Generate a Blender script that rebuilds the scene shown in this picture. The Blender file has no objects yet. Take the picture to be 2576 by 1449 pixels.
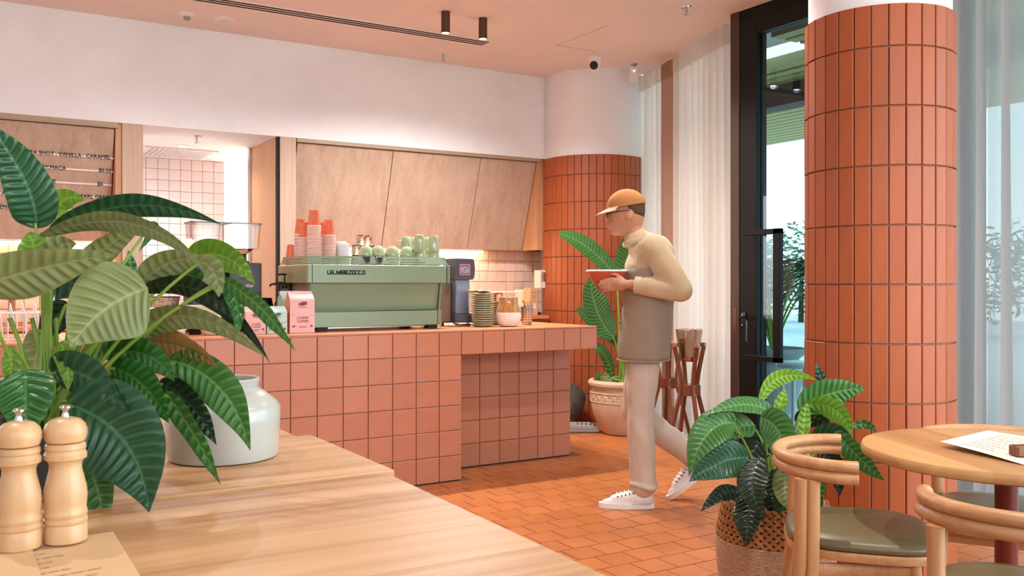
import bpy, bmesh, math, random
from mathutils import Vector, Matrix, Euler, noise
random.seed(7)
scene = bpy.context.scene
COL = scene.collection
PI = math.pi

# ------------------------------------------------------------------ camera
FOC, CX, VH, CAMH, YAW = 2290.0, 1288.0, 713.0, 1.22, math.radians(31.5)
cam_d = bpy.data.cameras.new('camera')
cam = bpy.data.objects.new('camera', cam_d)
COL.objects.link(cam)
cam.location = (0, 0, CAMH)
cam.rotation_euler = (PI / 2, 0, -YAW)
cam_d.sensor_width = 36.0
cam_d.lens = FOC / 2576 * 36.0
cam_d.shift_y = -(724.5 - VH) / 2576
cam_d.clip_start = 0.05
cam_d.dof.use_dof = True
cam_d.dof.focus_distance = 5.0
cam_d.dof.aperture_fstop = 10.0
scene.camera = cam

# ------------------------------------------------------------------ world, exposure
world = bpy.data.worlds.new('sky')
scene.world = world
world.use_nodes = True
wn = world.node_tree
wn.nodes.clear()
wo = wn.nodes.new('ShaderNodeOutputWorld')
wb = wn.nodes.new('ShaderNodeBackground')
tc = wn.nodes.new('ShaderNodeTexCoord')
sp = wn.nodes.new('ShaderNodeSeparateXYZ')
rp = wn.nodes.new('ShaderNodeValToRGB')
rp.color_ramp.elements[0].position = 0.46
rp.color_ramp.elements[0].color = (0.62, 0.62, 0.60, 1)
rp.color_ramp.elements[1].position = 0.75
rp.color_ramp.elements[1].color = (0.58, 0.75, 0.93, 1)
e = rp.color_ramp.elements.new(0.52); e.color = (0.92, 0.97, 1.0, 1)
mm = wn.nodes.new('ShaderNodeMath'); mm.operation = 'MULTIPLY_ADD'
mm.inputs[1].default_value = 0.5; mm.inputs[2].default_value = 0.5
wn.links.new(tc.outputs['Generated'], sp.inputs[0])
wn.links.new(sp.outputs['Z'], mm.inputs[0])
wn.links.new(mm.outputs[0], rp.inputs[0])
wn.links.new(rp.outputs[0], wb.inputs['Color'])
wb.inputs['Strength'].default_value = 5.4
wn.links.new(wb.outputs[0], wo.inputs[0])
vs = scene.view_settings
vs.view_transform = 'Standard'; vs.look = 'None'; vs.gamma = 1.0
vs.use_curve_mapping = False
vs.exposure = 0.58

# ------------------------------------------------------------------ pixel helpers (photo pixel -> point on a real plane)
_c, _s = math.cos(YAW), math.sin(YAW)
RV, WV, ZV = Vector((_c, -_s, 0)), Vector((_s, _c, 0)), Vector((0, 0, 1))
EYE = Vector((0, 0, CAMH))
def ray(u, v): return RV * ((u - CX) / FOC) + WV + ZV * ((VH - v) / FOC)
def at(u, v, x=None, y=None, z=None, D=None):
    d = ray(u, v)
    if D is not None: t = D
    elif x is not None: t = x / d.x
    elif y is not None: t = y / d.y
    else: t = (z - CAMH) / d.z
    return EYE + d * t

# ------------------------------------------------------------------ colours and materials
def lin(h):
    h = h.lstrip('#')
    out = []
    for i in (0, 2, 4):
        c = int(h[i:i + 2], 16) / 255
        out.append(c / 12.92 if c <= 0.04045 else ((c + 0.055) / 1.055) ** 2.4)
    return (*out, 1.0)

MATS = {}
def base_mat(name):
    m = bpy.data.materials.new(name); m.use_nodes = True
    n = m.node_tree.nodes
    return m, m.node_tree, n['Principled BSDF']

def mat(name, col, rough=0.5, metal=0.0, var=0.0, nscale=8.0, rnd=0.0, bump=0.0, bscale=40.0, spec=0.5,
        col2=None, stretch=(1, 1, 1), coat=0.0, trans=0.0, ior=1.45, emit=None, estr=0.0, alpha=1.0, sheen=0.0):
    """plain / noisy principled material; var = noise tint, rnd = per-object tint"""
    if name in MATS: return MATS[name]
    m, t, p = base_mat(name)
    N, L = t.nodes, t.links
    c1 = lin(col)
    p.inputs['Base Color'].default_value = c1
    p.inputs['Roughness'].default_value = rough
    p.inputs['Metallic'].default_value = metal
    p.inputs['Specular IOR Level'].default_value = spec
    p.inputs['Coat Weight'].default_value = coat
    p.inputs['Transmission Weight'].default_value = trans
    p.inputs['IOR'].default_value = ior
    p.inputs['Sheen Weight'].default_value = sheen
    p.inputs['Alpha'].default_value = alpha
    if emit:
        p.inputs['Emission Color'].default_value = lin(emit)
        p.inputs['Emission Strength'].default_value = estr
    out = None
    tcn = N.new('ShaderNodeTexCoord'); mp = N.new('ShaderNodeMapping')
    mp.inputs['Scale'].default_value = stretch
    L.new(tcn.outputs['Object'], mp.inputs['Vector'])
    if var or col2:
        nz = N.new('ShaderNodeTexNoise'); nz.inputs['Scale'].default_value = nscale
        nz.inputs['Detail'].default_value = 5; nz.inputs['Roughness'].default_value = 0.6
        L.new(mp.outputs[0], nz.inputs['Vector'])
        mx = N.new('ShaderNodeMix'); mx.data_type = 'RGBA'
        rr = N.new('ShaderNodeValToRGB')
        rr.color_ramp.elements[0].position = 0.3; rr.color_ramp.elements[1].position = 0.7
        L.new(nz.outputs['Fac'], rr.inputs[0])
        L.new(rr.outputs[0], mx.inputs['Factor'])
        if col2:
            mx.inputs['A'].default_value = c1; mx.inputs['B'].default_value = lin(col2)
        else:
            mx.inputs['A'].default_value = tuple(max(0, c * (1 - var)) for c in c1[:3]) + (1,)
            mx.inputs['B'].default_value = tuple(min(1, c * (1 + var)) for c in c1[:3]) + (1,)
        out = mx.outputs['Result']
    if rnd:
        oi = N.new('ShaderNodeObjectInfo')
        hv = N.new('ShaderNodeHueSaturation')
        m1 = N.new('ShaderNodeMath'); m1.operation = 'MULTIPLY_ADD'
        m1.inputs[1].default_value = 2 * rnd; m1.inputs[2].default_value = 1 - rnd
        L.new(oi.outputs['Random'], m1.inputs[0]); L.new(m1.outputs[0], hv.inputs['Value'])
        if out: L.new(out, hv.inputs['Color'])
        else: hv.inputs['Color'].default_value = c1
        out = hv.outputs[0]
    if out: L.new(out, p.inputs['Base Color'])
    if bump:
        nb = N.new('ShaderNodeTexNoise'); nb.inputs['Scale'].default_value = bscale
        nb.inputs['Detail'].default_value = 4
        L.new(mp.outputs[0], nb.inputs['Vector'])
        bp = N.new('ShaderNodeBump'); bp.inputs['Strength'].default_value = bump
        bp.inputs['Distance'].default_value = 0.01
        L.new(nb.outputs['Fac'], bp.inputs['Height']); L.new(bp.outputs[0], p.inputs['Normal'])
    MATS[name] = m
    return m

def wood(name, light, dark, axis='X', scale=1.0, rough=0.45, rnd=0.05, plank=0.0, contrast=1.0):
    """grain runs along the given object axis"""
    if name in MATS: return MATS[name]
    m, t, p = base_mat(name)
    N, L = t.nodes, t.links
    tcn = N.new('ShaderNodeTexCoord')
    mp = N.new('ShaderNodeMapping')
    st = {'X': (0.35, 9, 9), 'Y': (9, 0.35, 9), 'Z': (9, 9, 0.35)}[axis]
    mp.inputs['Scale'].default_value = tuple(s * scale for s in st)
    oi = N.new('ShaderNodeObjectInfo')
    ad = N.new('ShaderNodeVectorMath'); ad.operation = 'ADD'
    sc = N.new('ShaderNodeVectorMath'); sc.operation = 'SCALE'; sc.inputs['Scale'].default_value = 13.0
    cb = N.new('ShaderNodeCombineXYZ')
    for i in range(3): L.new(oi.outputs['Random'], cb.inputs[i])
    L.new(cb.outputs[0], sc.inputs[0])
    L.new(tcn.outputs['Object'], ad.inputs[0]); L.new(sc.outputs[0], ad.inputs[1])
    L.new(ad.outputs[0], mp.inputs['Vector'])
    n1 = N.new('ShaderNodeTexNoise'); n1.inputs['Scale'].default_value = 1.6; n1.inputs['Detail'].default_value = 7
    n1.inputs['Roughness'].default_value = 0.62; n1.inputs['Distortion'].default_value = 0.35
    L.new(mp.outputs[0], n1.inputs['Vector'])
    n2 = N.new('ShaderNodeTexNoise'); n2.inputs['Scale'].default_value = 9; n2.inputs['Detail'].default_value = 3
    L.new(mp.outputs[0], n2.inputs['Vector'])
    mxf = N.new('ShaderNodeMix'); mxf.inputs['Factor'].default_value = 0.35
    L.new(n1.outputs['Fac'], mxf.inputs['A']); L.new(n2.outputs['Fac'], mxf.inputs['B'])
    fac = mxf.outputs['Result']
    if plank:
        vz = N.new('ShaderNodeTexVoronoi') ; vz.feature = 'F1'; vz.voronoi_dimensions = '1D'
        vz.inputs['Scale'].default_value = 1.0 / plank
        sx = N.new('ShaderNodeSeparateXYZ'); L.new(ad.outputs[0], sx.inputs[0])
        L.new(sx.outputs['Y' if axis == 'X' else 'X'], vz.inputs['W'])
        sc2 = N.new('ShaderNodeSeparateColor'); L.new(vz.outputs['Color'], sc2.inputs[0])
        mp2 = N.new('ShaderNodeMath'); mp2.operation = 'MULTIPLY_ADD'
        mp2.inputs[1].default_value = 0.22; mp2.inputs[2].default_value = -0.11
        L.new(sc2.outputs[0], mp2.inputs[0])
        adp = N.new('ShaderNodeMath'); adp.operation = 'ADD'
        L.new(fac, adp.inputs[0]); L.new(mp2.outputs[0], adp.inputs[1]); fac = adp.outputs[0]
    rr = N.new('ShaderNodeValToRGB')
    w = 0.2 / contrast
    rr.color_ramp.elements[0].position = max(0, 0.5 - w); rr.color_ramp.elements[0].color = lin(dark)
    rr.color_ramp.elements[1].position = min(1, 0.5 + w * 0.8); rr.color_ramp.elements[1].color = lin(light)
    L.new(fac, rr.inputs[0])
    hv = N.new('ShaderNodeHueSaturation')
    m1 = N.new('ShaderNodeMath'); m1.operation = 'MULTIPLY_ADD'
    m1.inputs[1].default_value = 2 * rnd; m1.inputs[2].default_value = 1 - rnd
    L.new(oi.outputs['Random'], m1.inputs[0]); L.new(m1.outputs[0], hv.inputs['Value'])
    L.new(rr.outputs[0], hv.inputs['Color']); L.new(hv.outputs[0], p.inputs['Base Color'])
    p.inputs['Roughness'].default_value = rough
    bp = N.new('ShaderNodeBump'); bp.inputs['Strength'].default_value = 0.06; bp.inputs['Distance'].default_value = 0.003
    L.new(n2.outputs['Fac'], bp.inputs['Height']); L.new(bp.outputs[0], p.inputs['Normal'])
    MATS[name] = m
    return m

def glass(name, tint='#ffffff', refl=1.0, rough=0.0):
    """thin clear sheet: transparent with fresnel reflection"""
    if name in MATS: return MATS[name]
    m = bpy.data.materials.new(name); m.use_nodes = True
    t = m.node_tree; N, L = t.nodes, t.links; N.clear()
    o = N.new('ShaderNodeOutputMaterial'); mx = N.new('ShaderNodeMixShader')
    tr = N.new('ShaderNodeBsdfTransparent'); gl = N.new('ShaderNodeBsdfGlossy'); fr = N.new('ShaderNodeFresnel')
    tr.inputs[0].default_value = lin(tint); gl.inputs['Roughness'].default_value = rough
    lw = N.new('ShaderNodeLayerWeight'); N.remove(fr)
    pw = N.new('ShaderNodeMath'); pw.operation = 'POWER'; pw.inputs[1].default_value = 5.0
    ma = N.new('ShaderNodeMath'); ma.operation = 'MULTIPLY_ADD'; ma.inputs[1].default_value = .96; ma.inputs[2].default_value = .04
    m1 = N.new('ShaderNodeMath'); m1.operation = 'MULTIPLY'; m1.inputs[1].default_value = refl; m1.use_clamp = True
    L.new(lw.outputs['Facing'], pw.inputs[0]); L.new(pw.outputs[0], ma.inputs[0]); L.new(ma.outputs[0], m1.inputs[0]); L.new(m1.outputs[0], mx.inputs[0])
    L.new(tr.outputs[0], mx.inputs[1]); L.new(gl.outputs[0], mx.inputs[2]); L.new(mx.outputs[0], o.inputs[0])
    MATS[name] = m
    return m

def fabric_sheer(name, col, trans=0.45, transp=0.12, weave=350):
    if name in MATS: return MATS[name]
    m = bpy.data.materials.new(name); m.use_nodes = True
    t = m.node_tree; N, L = t.nodes, t.links; N.clear()
    o = N.new('ShaderNodeOutputMaterial')
    df = N.new('ShaderNodeBsdfDiffuse'); tl = N.new('ShaderNodeBsdfTranslucent'); tp = N.new('ShaderNodeBsdfTransparent')
    m1 = N.new('ShaderNodeMixShader'); m2 = N.new('ShaderNodeMixShader')
    tcn = N.new('ShaderNodeTexCoord'); mp = N.new('ShaderNodeMapping'); mp.inputs['Scale'].default_value = (1, 1, 0.12)
    nz = N.new('ShaderNodeTexNoise'); nz.inputs['Scale'].default_value = weave; nz.inputs['Detail'].default_value = 2
    L.new(tcn.outputs['Object'], mp.inputs[0]); L.new(mp.outputs[0], nz.inputs['Vector'])
    mc = N.new('ShaderNodeMix'); mc.data_type = 'RGBA'
    c = lin(col); mc.inputs['A'].default_value = tuple(x * 0.86 for x in c[:3]) + (1,); mc.inputs['B'].default_value = c
    L.new(nz.outputs['Fac'], mc.inputs['Factor'])
    for b in (df, tl): L.new(mc.outputs['Result'], b.inputs[0])
    m1.inputs[0].default_value = trans; m2.inputs[0].default_value = transp
    L.new(df.outputs[0], m1.inputs[1]); L.new(tl.outputs[0], m1.inputs[2])
    L.new(m1.outputs[0], m2.inputs[1]); L.new(tp.outputs[0], m2.inputs[2]); L.new(m2.outputs[0], o.inputs[0])
    MATS[name] = m
    return m

def emit(name, col, strength):
    if name in MATS: return MATS[name]
    m = bpy.data.materials.new(name); m.use_nodes = True
    t = m.node_tree; N, L = t.nodes, t.links; N.clear()
    o = N.new('ShaderNodeOutputMaterial'); em = N.new('ShaderNodeEmission')
    em.inputs[0].default_value = lin(col); em.inputs[1].default_value = strength
    L.new(em.outputs[0], o.inputs[0]); MATS[name] = m
    return m

# ------------------------------------------------------------------ mesh builder
class MB:
    def __init__(s): s.v = []; s.f = []; s.uv = {}
    def add(s, vs, fs):
        o = len(s.v); s.v += [tuple(p) for p in vs]; s.f += [tuple(i + o for i in q) for q in fs]; return o
    def box(s, x0, x1, y0, y1, z0, z1, M=None):
        vs = [Vector(p) for p in ((x0,y0,z0),(x1,y0,z0),(x1,y1,z0),(x0,y1,z0),(x0,y0,z1),(x1,y0,z1),(x1,y1,z1),(x0,y1,z1))]
        if M: vs = [M @ p for p in vs]
        s.add(vs, [(0,3,2,1),(4,5,6,7),(0,1,5,4),(1,2,6,5),(2,3,7,6),(3,0,4,7)]); return s
    def cbox(s, x0, x1, y0, y1, z0, z1, c=0.004, M=None):
        """box with chamfered edges"""
        bm = bmesh.new()
        bmesh.ops.create_cube(bm, size=1)
        for v in bm.verts:
            v.co = Vector((x0 + (v.co.x + .5) * (x1 - x0), y0 + (v.co.y + .5) * (y1 - y0), z0 + (v.co.z + .5) * (z1 - z0)))
        bmesh.ops.bevel(bm, geom=list(bm.edges), offset=c, segments=1 if c < .006 else 3, profile=0.5, affect='EDGES')
        bm.verts.index_update()
        vs = [M @ v.co if M else v.co.copy() for v in bm.verts]
        s.add(vs, [[v.index for v in f.verts] for f in bm.faces]); bm.free(); return s
    def tube(s, pts, r, n=10, caps=True, closed=False, sq=None):
        pts = [Vector(p) for p in pts]; m = len(pts)
        rs = r if isinstance(r, (list, tuple)) else [r] * m
        up = None; rings = []
        for i, p in enumerate(pts):
            if closed: d = pts[(i + 1) % m] - pts[i - 1]
            else: d = (pts[min(i + 1, m - 1)] - pts[max(i - 1, 0)])
            d.normalize()
            if up is None:
                up = Vector((0, 0, 1)) if abs(d.z) < 0.9 else Vector((1, 0, 0))
            a = d.cross(up)
            if a.length < 1e-6: a = d.orthogonal()
            a.normalize(); b = a.cross(d).normalized(); up = b
            k = sq or (1, 1)
            rings.append([p + (a * math.cos(2 * PI * j / n) * k[0] + b * math.sin(2 * PI * j / n) * k[1]) * rs[i] for j in range(n)])
        vs = [q for R in rings for q in R]; fs = []
        for i in range(m if closed else m - 1):
            i2 = (i + 1) % m
            for j in range(n):
                fs.append((i * n + j, i * n + (j + 1) % n, i2 * n + (j + 1) % n, i2 * n + j))
        if caps and not closed:
            fs.append(tuple(range(n - 1, -1, -1))); fs.append(tuple((m - 1) * n + j for j in range(n)))
        s.add(vs, fs); return s
    def lathe(s, prof, n=32, c=(0, 0, 0), M=None, squash=1.0):
        """prof: list of (r, z)"""
        vs = []; fs = []
        for r, z in prof:
            for j in range(n):
                a = 2 * PI * j / n
                p = Vector((c[0] + r * math.cos(a), c[1] + r * math.sin(a) * squash, c[2] + z))
                vs.append(M @ p if M else p)
        for i in range(len(prof) - 1):
            for j in range(n):
                fs.append((i * n + j, i * n + (j + 1) % n, (i + 1) * n + (j + 1) % n, (i + 1) * n + j))
        if prof[0][0] > 1e-5: fs.append(tuple(range(n - 1, -1, -1)))
        if prof[-1][0] > 1e-5: fs.append(tuple((len(prof) - 1) * n + j for j in range(n)))
        s.add(vs, fs); return s
    def prism(s, poly, h0, h1, M=None):
        """poly in xy, extruded in z"""
        k = len(poly)
        vs = [Vector((x, y, h0)) for x, y in poly] + [Vector((x, y, h1)) for x, y in poly]
        if M: vs = [M @ p for p in vs]
        s.add(vs, [tuple(range(k - 1, -1, -1)), tuple(range(k, 2 * k))] + [(i, (i + 1) % k, k + (i + 1) % k, k + i) for i in range(k)])
        return s
    def grid(s, nu, nv, fn):
        vs = [fn(i / nu, j / nv) for i in range(nu + 1) for j in range(nv + 1)]
        fs = [(i * (nv + 1) + j, (i + 1) * (nv + 1) + j, (i + 1) * (nv + 1) + j + 1, i * (nv + 1) + j + 1) for i in range(nu) for j in range(nv)]
        s.add(vs, fs); return s
    def ell(s, c, r, nu=20, nv=12, M=None):
        c = Vector(c); vs = []; fs = []
        for i in range(nv + 1):
            th = PI * i / nv
            for j in range(nu):
                a = 2 * PI * j / nu
                p = Vector((r[0] * math.sin(th) * math.cos(a), r[1] * math.sin(th) * math.sin(a), -r[2] * math.cos(th)))
                if M: p = M @ p
                vs.append(c + p)
        for i in range(nv):
            for j in range(nu):
                fs.append((i * nu + j, i * nu + (j + 1) % nu, (i + 1) * nu + (j + 1) % nu, (i + 1) * nu + j))
        s.add(vs, fs); return s
    def mesh(s, name):
        me = bpy.data.meshes.new(name); me.from_pydata(s.v, [], s.f); me.validate(); me.update()
        bm = bmesh.new(); bm.from_mesh(me)
        bmesh.ops.remove_doubles(bm, verts=bm.verts, dist=1e-6)
        bmesh.ops.recalc_face_normals(bm, faces=bm.faces)
        bm.to_mesh(me); bm.free()
        return me

def link(name, me, m=None, parent=None, loc=(0, 0, 0), rot=(0, 0, 0), smooth=False, world=False):
    o = bpy.data.objects.new(name, me); COL.objects.link(o)
    if m is not None and me is not None and not me.materials: me.materials.append(m)
    o.location = loc; o.rotation_euler = rot
    if parent is not None:
        o.parent = parent
        if world:
            o.matrix_parent_inverse = (Matrix.Translation(parent.location) @ parent.rotation_euler.to_matrix().to_4x4()).inverted()
    if smooth and me is not None: shade(me)
    return o
def shade(me, angle=35):
    me.polygons.foreach_set('use_smooth', [True] * len(me.polygons))
    try: me.set_sharp_from_angle(angle=math.radians(angle))
    except Exception: pass
def ob(name, mb, m, parent=None, smooth=True, world=False, loc=(0, 0, 0), rot=(0, 0, 0), angle=35):
    me = mb.mesh(name); o = link(name, me, m, parent, loc, rot, False, world)
    if smooth: shade(me, angle)
    return o
def tag(o, label, cat, group=None):
    o['label'] = label; o['category'] = cat
    if group: o['group'] = group
    return o
def thing(name, label, cat, loc=(0, 0, 0), rz=0.0, group=None):
    o = bpy.data.objects.new(name, None); COL.objects.link(o)
    o.empty_display_size = 0.05
    o.location = loc; o.rotation_euler = (0, 0, rz)
    return tag(o, label, cat, group)
def struct(name, mb, m, smooth=False):
    o = ob(name, mb, m, None, smooth); o['kind'] = 'structure'; return o
def dup(root, loc=None, rz=None, label=None, group=None):
    r = root.copy(); COL.objects.link(r)
    if loc is not None: r.location = loc
    if rz is not None: r.rotation_euler = (0, 0, rz)
    if label: r['label'] = label
    if group: r['group'] = group
    for ch in list(root.children):
        k = ch.copy(); COL.objects.link(k); k.parent = r
        for g in list(ch.children):
            d = g.copy(); COL.objects.link(d); d.parent = k
    return r
TMP = bpy.data.scenes.new('bench')
def bake(o):
    """evaluate an object's modifiers or font outline alone, in a scratch scene, and return the mesh"""
    TMP.collection.objects.link(o)
    vl = TMP.view_layers[0]; vl.update(); dg = vl.depsgraph
    me = bpy.data.meshes.new_from_object(o.evaluated_get(dg), depsgraph=dg)
    bpy.data.objects.remove(o)
    return me
def text_mesh(txt, size, depth=0.0008, align='LEFT', squeeze=1.0, res=2):
    cu = bpy.data.curves.new('txt', 'FONT'); cu.body = txt; cu.size = size; cu.extrude = depth
    cu.align_x = align; cu.resolution_u = res
    o = bpy.data.objects.new('txt', cu)
    me = bake(o); bpy.data.curves.remove(cu)
    if squeeze != 1.0:
        for v in me.vertices: v.co.x *= squeeze
    return me
def spot(name, loc, power, angle, col, blend=0.35, radius=0.03, parent=None, aim=None):
    d = bpy.data.lights.new(name, 'SPOT'); d.energy = power; d.spot_size = math.radians(angle); d.spot_blend = blend
    d.color = lin(col)[:3]; d.shadow_soft_size = radius
    o = bpy.data.objects.new(name, d); COL.objects.link(o); o.location = loc
    if aim is not None:
        o.rotation_euler = (Vector(aim) - Vector(loc)).to_track_quat('-Z', 'Y').to_euler()
    return o
def bez(p0, p1, p2, n):
    return [p0 * (1 - t) ** 2 + p1 * 2 * t * (1 - t) + p2 * t * t for t in (i / n for i in range(n + 1))]
def catmull(P, n=8):
    P = [Vector(p) for p in P]; out = []
    Q = [P[0] * 2 - P[1]] + P + [P[-1] * 2 - P[-2]]
    for i in range(1, len(Q) - 2):
        for k in range(n):
            t = k / n; a, b, c, d = Q[i - 1], Q[i], Q[i + 1], Q[i + 2]
            out.append(0.5 * ((2 * b) + (c - a) * t + (2 * a - 5 * b + 4 * c - d) * t * t + (3 * b - a - 3 * c + d) * t ** 3))
    out.append(P[-1]); return out
def tile_mesh(name, w, h, t=0.012, ch=0.0025, uneven=0.0):
    """glazed tile: x width, z height, front face at -y = -t, chamfered rim"""
    a, b = w / 2, h / 2
    vs = [(-a, 0, -b), (a, 0, -b), (a, 0, b), (-a, 0, b), (-a, -t + ch, -b), (a, -t + ch, -b), (a, -t + ch, b), (-a, -t + ch, b),
          (-a + ch, -t, -b + ch), (a - ch, -t, -b + ch), (a - ch, -t, b - ch), (-a + ch, -t, b - ch)]
    fs = [(0, 1, 5, 4), (1, 2, 6, 5), (2, 3, 7, 6), (3, 0, 4, 7), (4, 5, 9, 8), (5, 6, 10, 9), (6, 7, 11, 10), (7, 4, 8, 11), (8, 9, 10, 11)]
    if uneven:
        vs[8:12] = [(x, y + random.uniform(-uneven, uneven), z) for x, y, z in vs[8:12]]
    me = bpy.data.meshes.new(name); me.from_pydata(vs, [], fs); me.update()
    return me
# ------------------------------------------------------------------ materials used by the setting
PLASTER = mat('plaster_blush', '#f0eff0', 0.85, var=0.045, nscale=2.2, bump=0.05, bscale=6)
CEILM = mat('ceiling_paint', '#efe1d8', 0.8, var=0.03, nscale=1.2)
WHITEP = mat('white_paint', '#eee8e2', 0.7)
GROUT = mat('grout', '#a98876', 0.95, var=0.1, nscale=30)
GROUT_F = mat('floor_grout', '#86604e', 0.6, var=0.12, nscale=20)
T_COUNTER = mat('counter_tile', '#c68062', 0.32, var=0.07, nscale=7, rnd=0.05, bump=0.04, bscale=25)
T_FLOOR = mat('floor_tile', '#bb6e3a', 0.34, var=0.08, nscale=6, rnd=0.07, bump=0.05, bscale=18)
T_COLUMN = mat('column_tile', '#a8552d', 0.42, var=0.08, nscale=9, rnd=0.06, bump=0.03, bscale=30, stretch=(4, 4, 0.6))
T_SPLASH = mat('splash_tile', '#e6cdb9', 0.16, var=0.05, nscale=9, rnd=0.06, bump=0.5, bscale=9)
T_KITCHEN = mat('kitchen_tile', '#eceeec', 0.15, var=0.03, nscale=9, rnd=0.03, bump=0.35, bscale=9)
GROUT_P = mat('pink_grout', '#a8503f', 0.9)
OAK = wood('oak_veneer', '#cbb19b', '#a88a74', 'Z', 0.9, 0.5, 0.03, contrast=.8)
OAK_D = wood('oak_edge', '#b79f85', '#9a8068', 'X', 0.6, 0.5, 0.03)
ORANGEWOOD = wood('warm_wood_panel', '#d2a078', '#bd8557', 'Z', 0.5, 0.5, 0.03)
BLACKM = mat('black_metal', '#100f0e', 0.45, 0.0, spec=0.25)
BRONZE = mat('bronze_frame', '#54423a', 0.4, 0.6)
GAPSHADE = mat('gap_shade', '#2a211c', 0.9)  # near-black colour standing in for shade inside gaps, slots and holes
STEEL = mat('brushed_steel', '#b9b9bb', 0.28, 1.0, bump=0.05, bscale=90, stretch=(1, 1, 8))
CHROME = mat('chrome', '#d9dadc', 0.08, 1.0)
SHEER = fabric_sheer('sheer_curtain', '#f8ece4', 0.42, 0.05)
SHEER_G = fabric_sheer('grey_sheer_curtain', '#cfccca', 0.42, 0.09, 420)
SHEER_P = fabric_sheer('blush_curtain', '#e0b9a4', 0.35, 0.02)
GLASSP = glass('window_glass', '#dfeef0', 1.6)
WARM, NEUT = '#fbf7f6', '#fdfaf6'
DOORGL = glass('door_glass', '#a9bdc2', 1.3)
CEIL_Z, DATUM = 3.12, 2.37
YW, YS = 7.02, 7.45

# ------------------------------------------------------------------ floor
fl = struct('floor', MB().box(-4, 5.6, -4, 11.2, -0.06, -0.004), GROUT_F)
pit = 0.1533
tm = tile_mesh('tile', pit - 0.0065, pit - 0.0065, 0.010, 0.0015)
cells = []
y0f, x0f = 2.965, 2.51
for j in range(-14, 30):
    for i in range(-20, 20):
        cx = x0f + (i + 0.5 + (0.5 if j % 2 else 0)) * pit; cy = y0f + (j + 0.5) * pit
        if not (-0.6 < cx < 5.35 and 1.0 < cy < 7.3): continue
        p = Vector((cx, cy, 0)) - EYE; D = p.dot(WV)
        if D < 1.5: continue
        u = CX + FOC * p.dot(RV) / D; v = VH - FOC * p.z / D
        if cy > 4.99 and cx < 2.69: continue
        if cy > 5.31 and cx < 3.74: continue
        edge = 1045 + (v - 1215) * 2.0
        vis = (v < 1480 and u < 2110 and u > edge - 30)
        cells.append((0 if vis else 1, D, cx, cy))
cells.sort()
near, far = cells[:300], cells[300:]
for _, D, cx, cy in near:
    link('tile', tm, T_FLOOR, fl, (cx, cy, -0.0105 + random.uniform(-0.0006, 0.0006)), (-PI / 2 + random.uniform(-.003, .003), 0, random.choice((0, PI)) ))
mb = MB()
for _, D, cx, cy in far:
    q = pit / 2 - 0.00325; mb.box(cx - q, cx + q, cy - q, cy + q, -0.0105, -0.0005)
o = ob('tile_field', mb, T_FLOOR, fl, False); o['kind'] = 'stuff'

# ------------------------------------------------------------------ ceiling, header wall
struct('ceiling', MB().box(-3, 5.6, -2, 7.5, CEIL_Z, CEIL_Z + 0.1), CEILM)
struct('wall_back', MB().box(-4, 4.78, YW, 7.55, DATUM, CEIL_Z), PLASTER)
struct('wall_rear_added', MB().box(-3.1, 2.0, -2.1, -2.0, 0, 2.25), PLASTER)  # unseen wall, added and kept low to shape the daylight from behind
struct('wall_left_added', MB().box(-3.1, -3.0, -2.0, 11.2, 0, CEIL_Z), PLASTER)  # unseen wall, added to keep daylight off the left of the counter
mb = MB()
mb.box(4.93, 5.7, 7.30, 7.55, 0, CEIL_Z).box(4.70, 4.93, 7.30, 7.55, DATUM, CEIL_Z)
struct('wall_corner', mb, PLASTER)
# splash walls
for nm, x0, x1 in (('wall_splash', 2.29, 4.90), ('wall_splash_menu', -1.2, 1.03)):
    w = struct(nm, MB().box(x0, x1, YS, YS + 0.08, 0, DATUM), GROUT_P)
    ts = [tile_mesh('tile', 0.097, 0.097, 0.010, 0.004, 0.0022) for _ in range(5)]
    k = 0
    for r in range(6):
        for i in range(int((x1 - x0) / 0.1) + 1):
            X = (x1 if x1 > 2 else 1.03) - 0.05 - i * 0.1
            if X < x0 + 0.04 or (x1 < 2 and X < 0.0): continue
            link('tile', ts[k % 5], T_SPLASH, w, (X, YS, 0.985 + r * 0.1), (0, 0, 0)); k += 1
# ------------------------------------------------------------------ posts and reveals of the opening
struct('trim_1', MB().cbox(1.027, 1.167, YW, YS + .08, 0, DATUM - .001, .002), OAK)
struct('trim_2', MB().cbox(2.174, 2.303, YW, YW + .05, 0, DATUM - .001, .002), OAK)
struct('trim_3', MB().box(2.155, 2.174, YW + .012, YW + .05, 0, DATUM - .001), GAPSHADE)  # dark strip in place of the shaded gap beside the post
struct('trim_4', MB().box(2.153, 2.285, YW + .05, 7.79, 0, DATUM - .001), ORANGEWOOD)
struct('trim_5', MB().box(2.135, 2.152, 7.74, 7.80, 0, DATUM - .001), STEEL)
struct('trim_6', MB().box(0.985, 1.026, YW + .02, YS, 0.9, DATUM - .001), ORANGEWOOD)
struct('trim_7', MB().box(4.585, 4.70, YW + .02, YS, 1.53, DATUM - .001), ORANGEWOOD)
struct('trim_8', MB().box(-1.2, 1.0, YW, YW + .035, DATUM - .04, DATUM - .001), OAK_D)
struct('trim_9', MB().box(2.31, 4.615, YW, YW + .035, DATUM - .03, DATUM - .001), OAK_D)
struct('trim_10', MB().box(2.285, 2.311, YW + .03, YS, 0, DATUM - .001), GAPSHADE)  # dark filler painting the shade between post and cabinets

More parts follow.
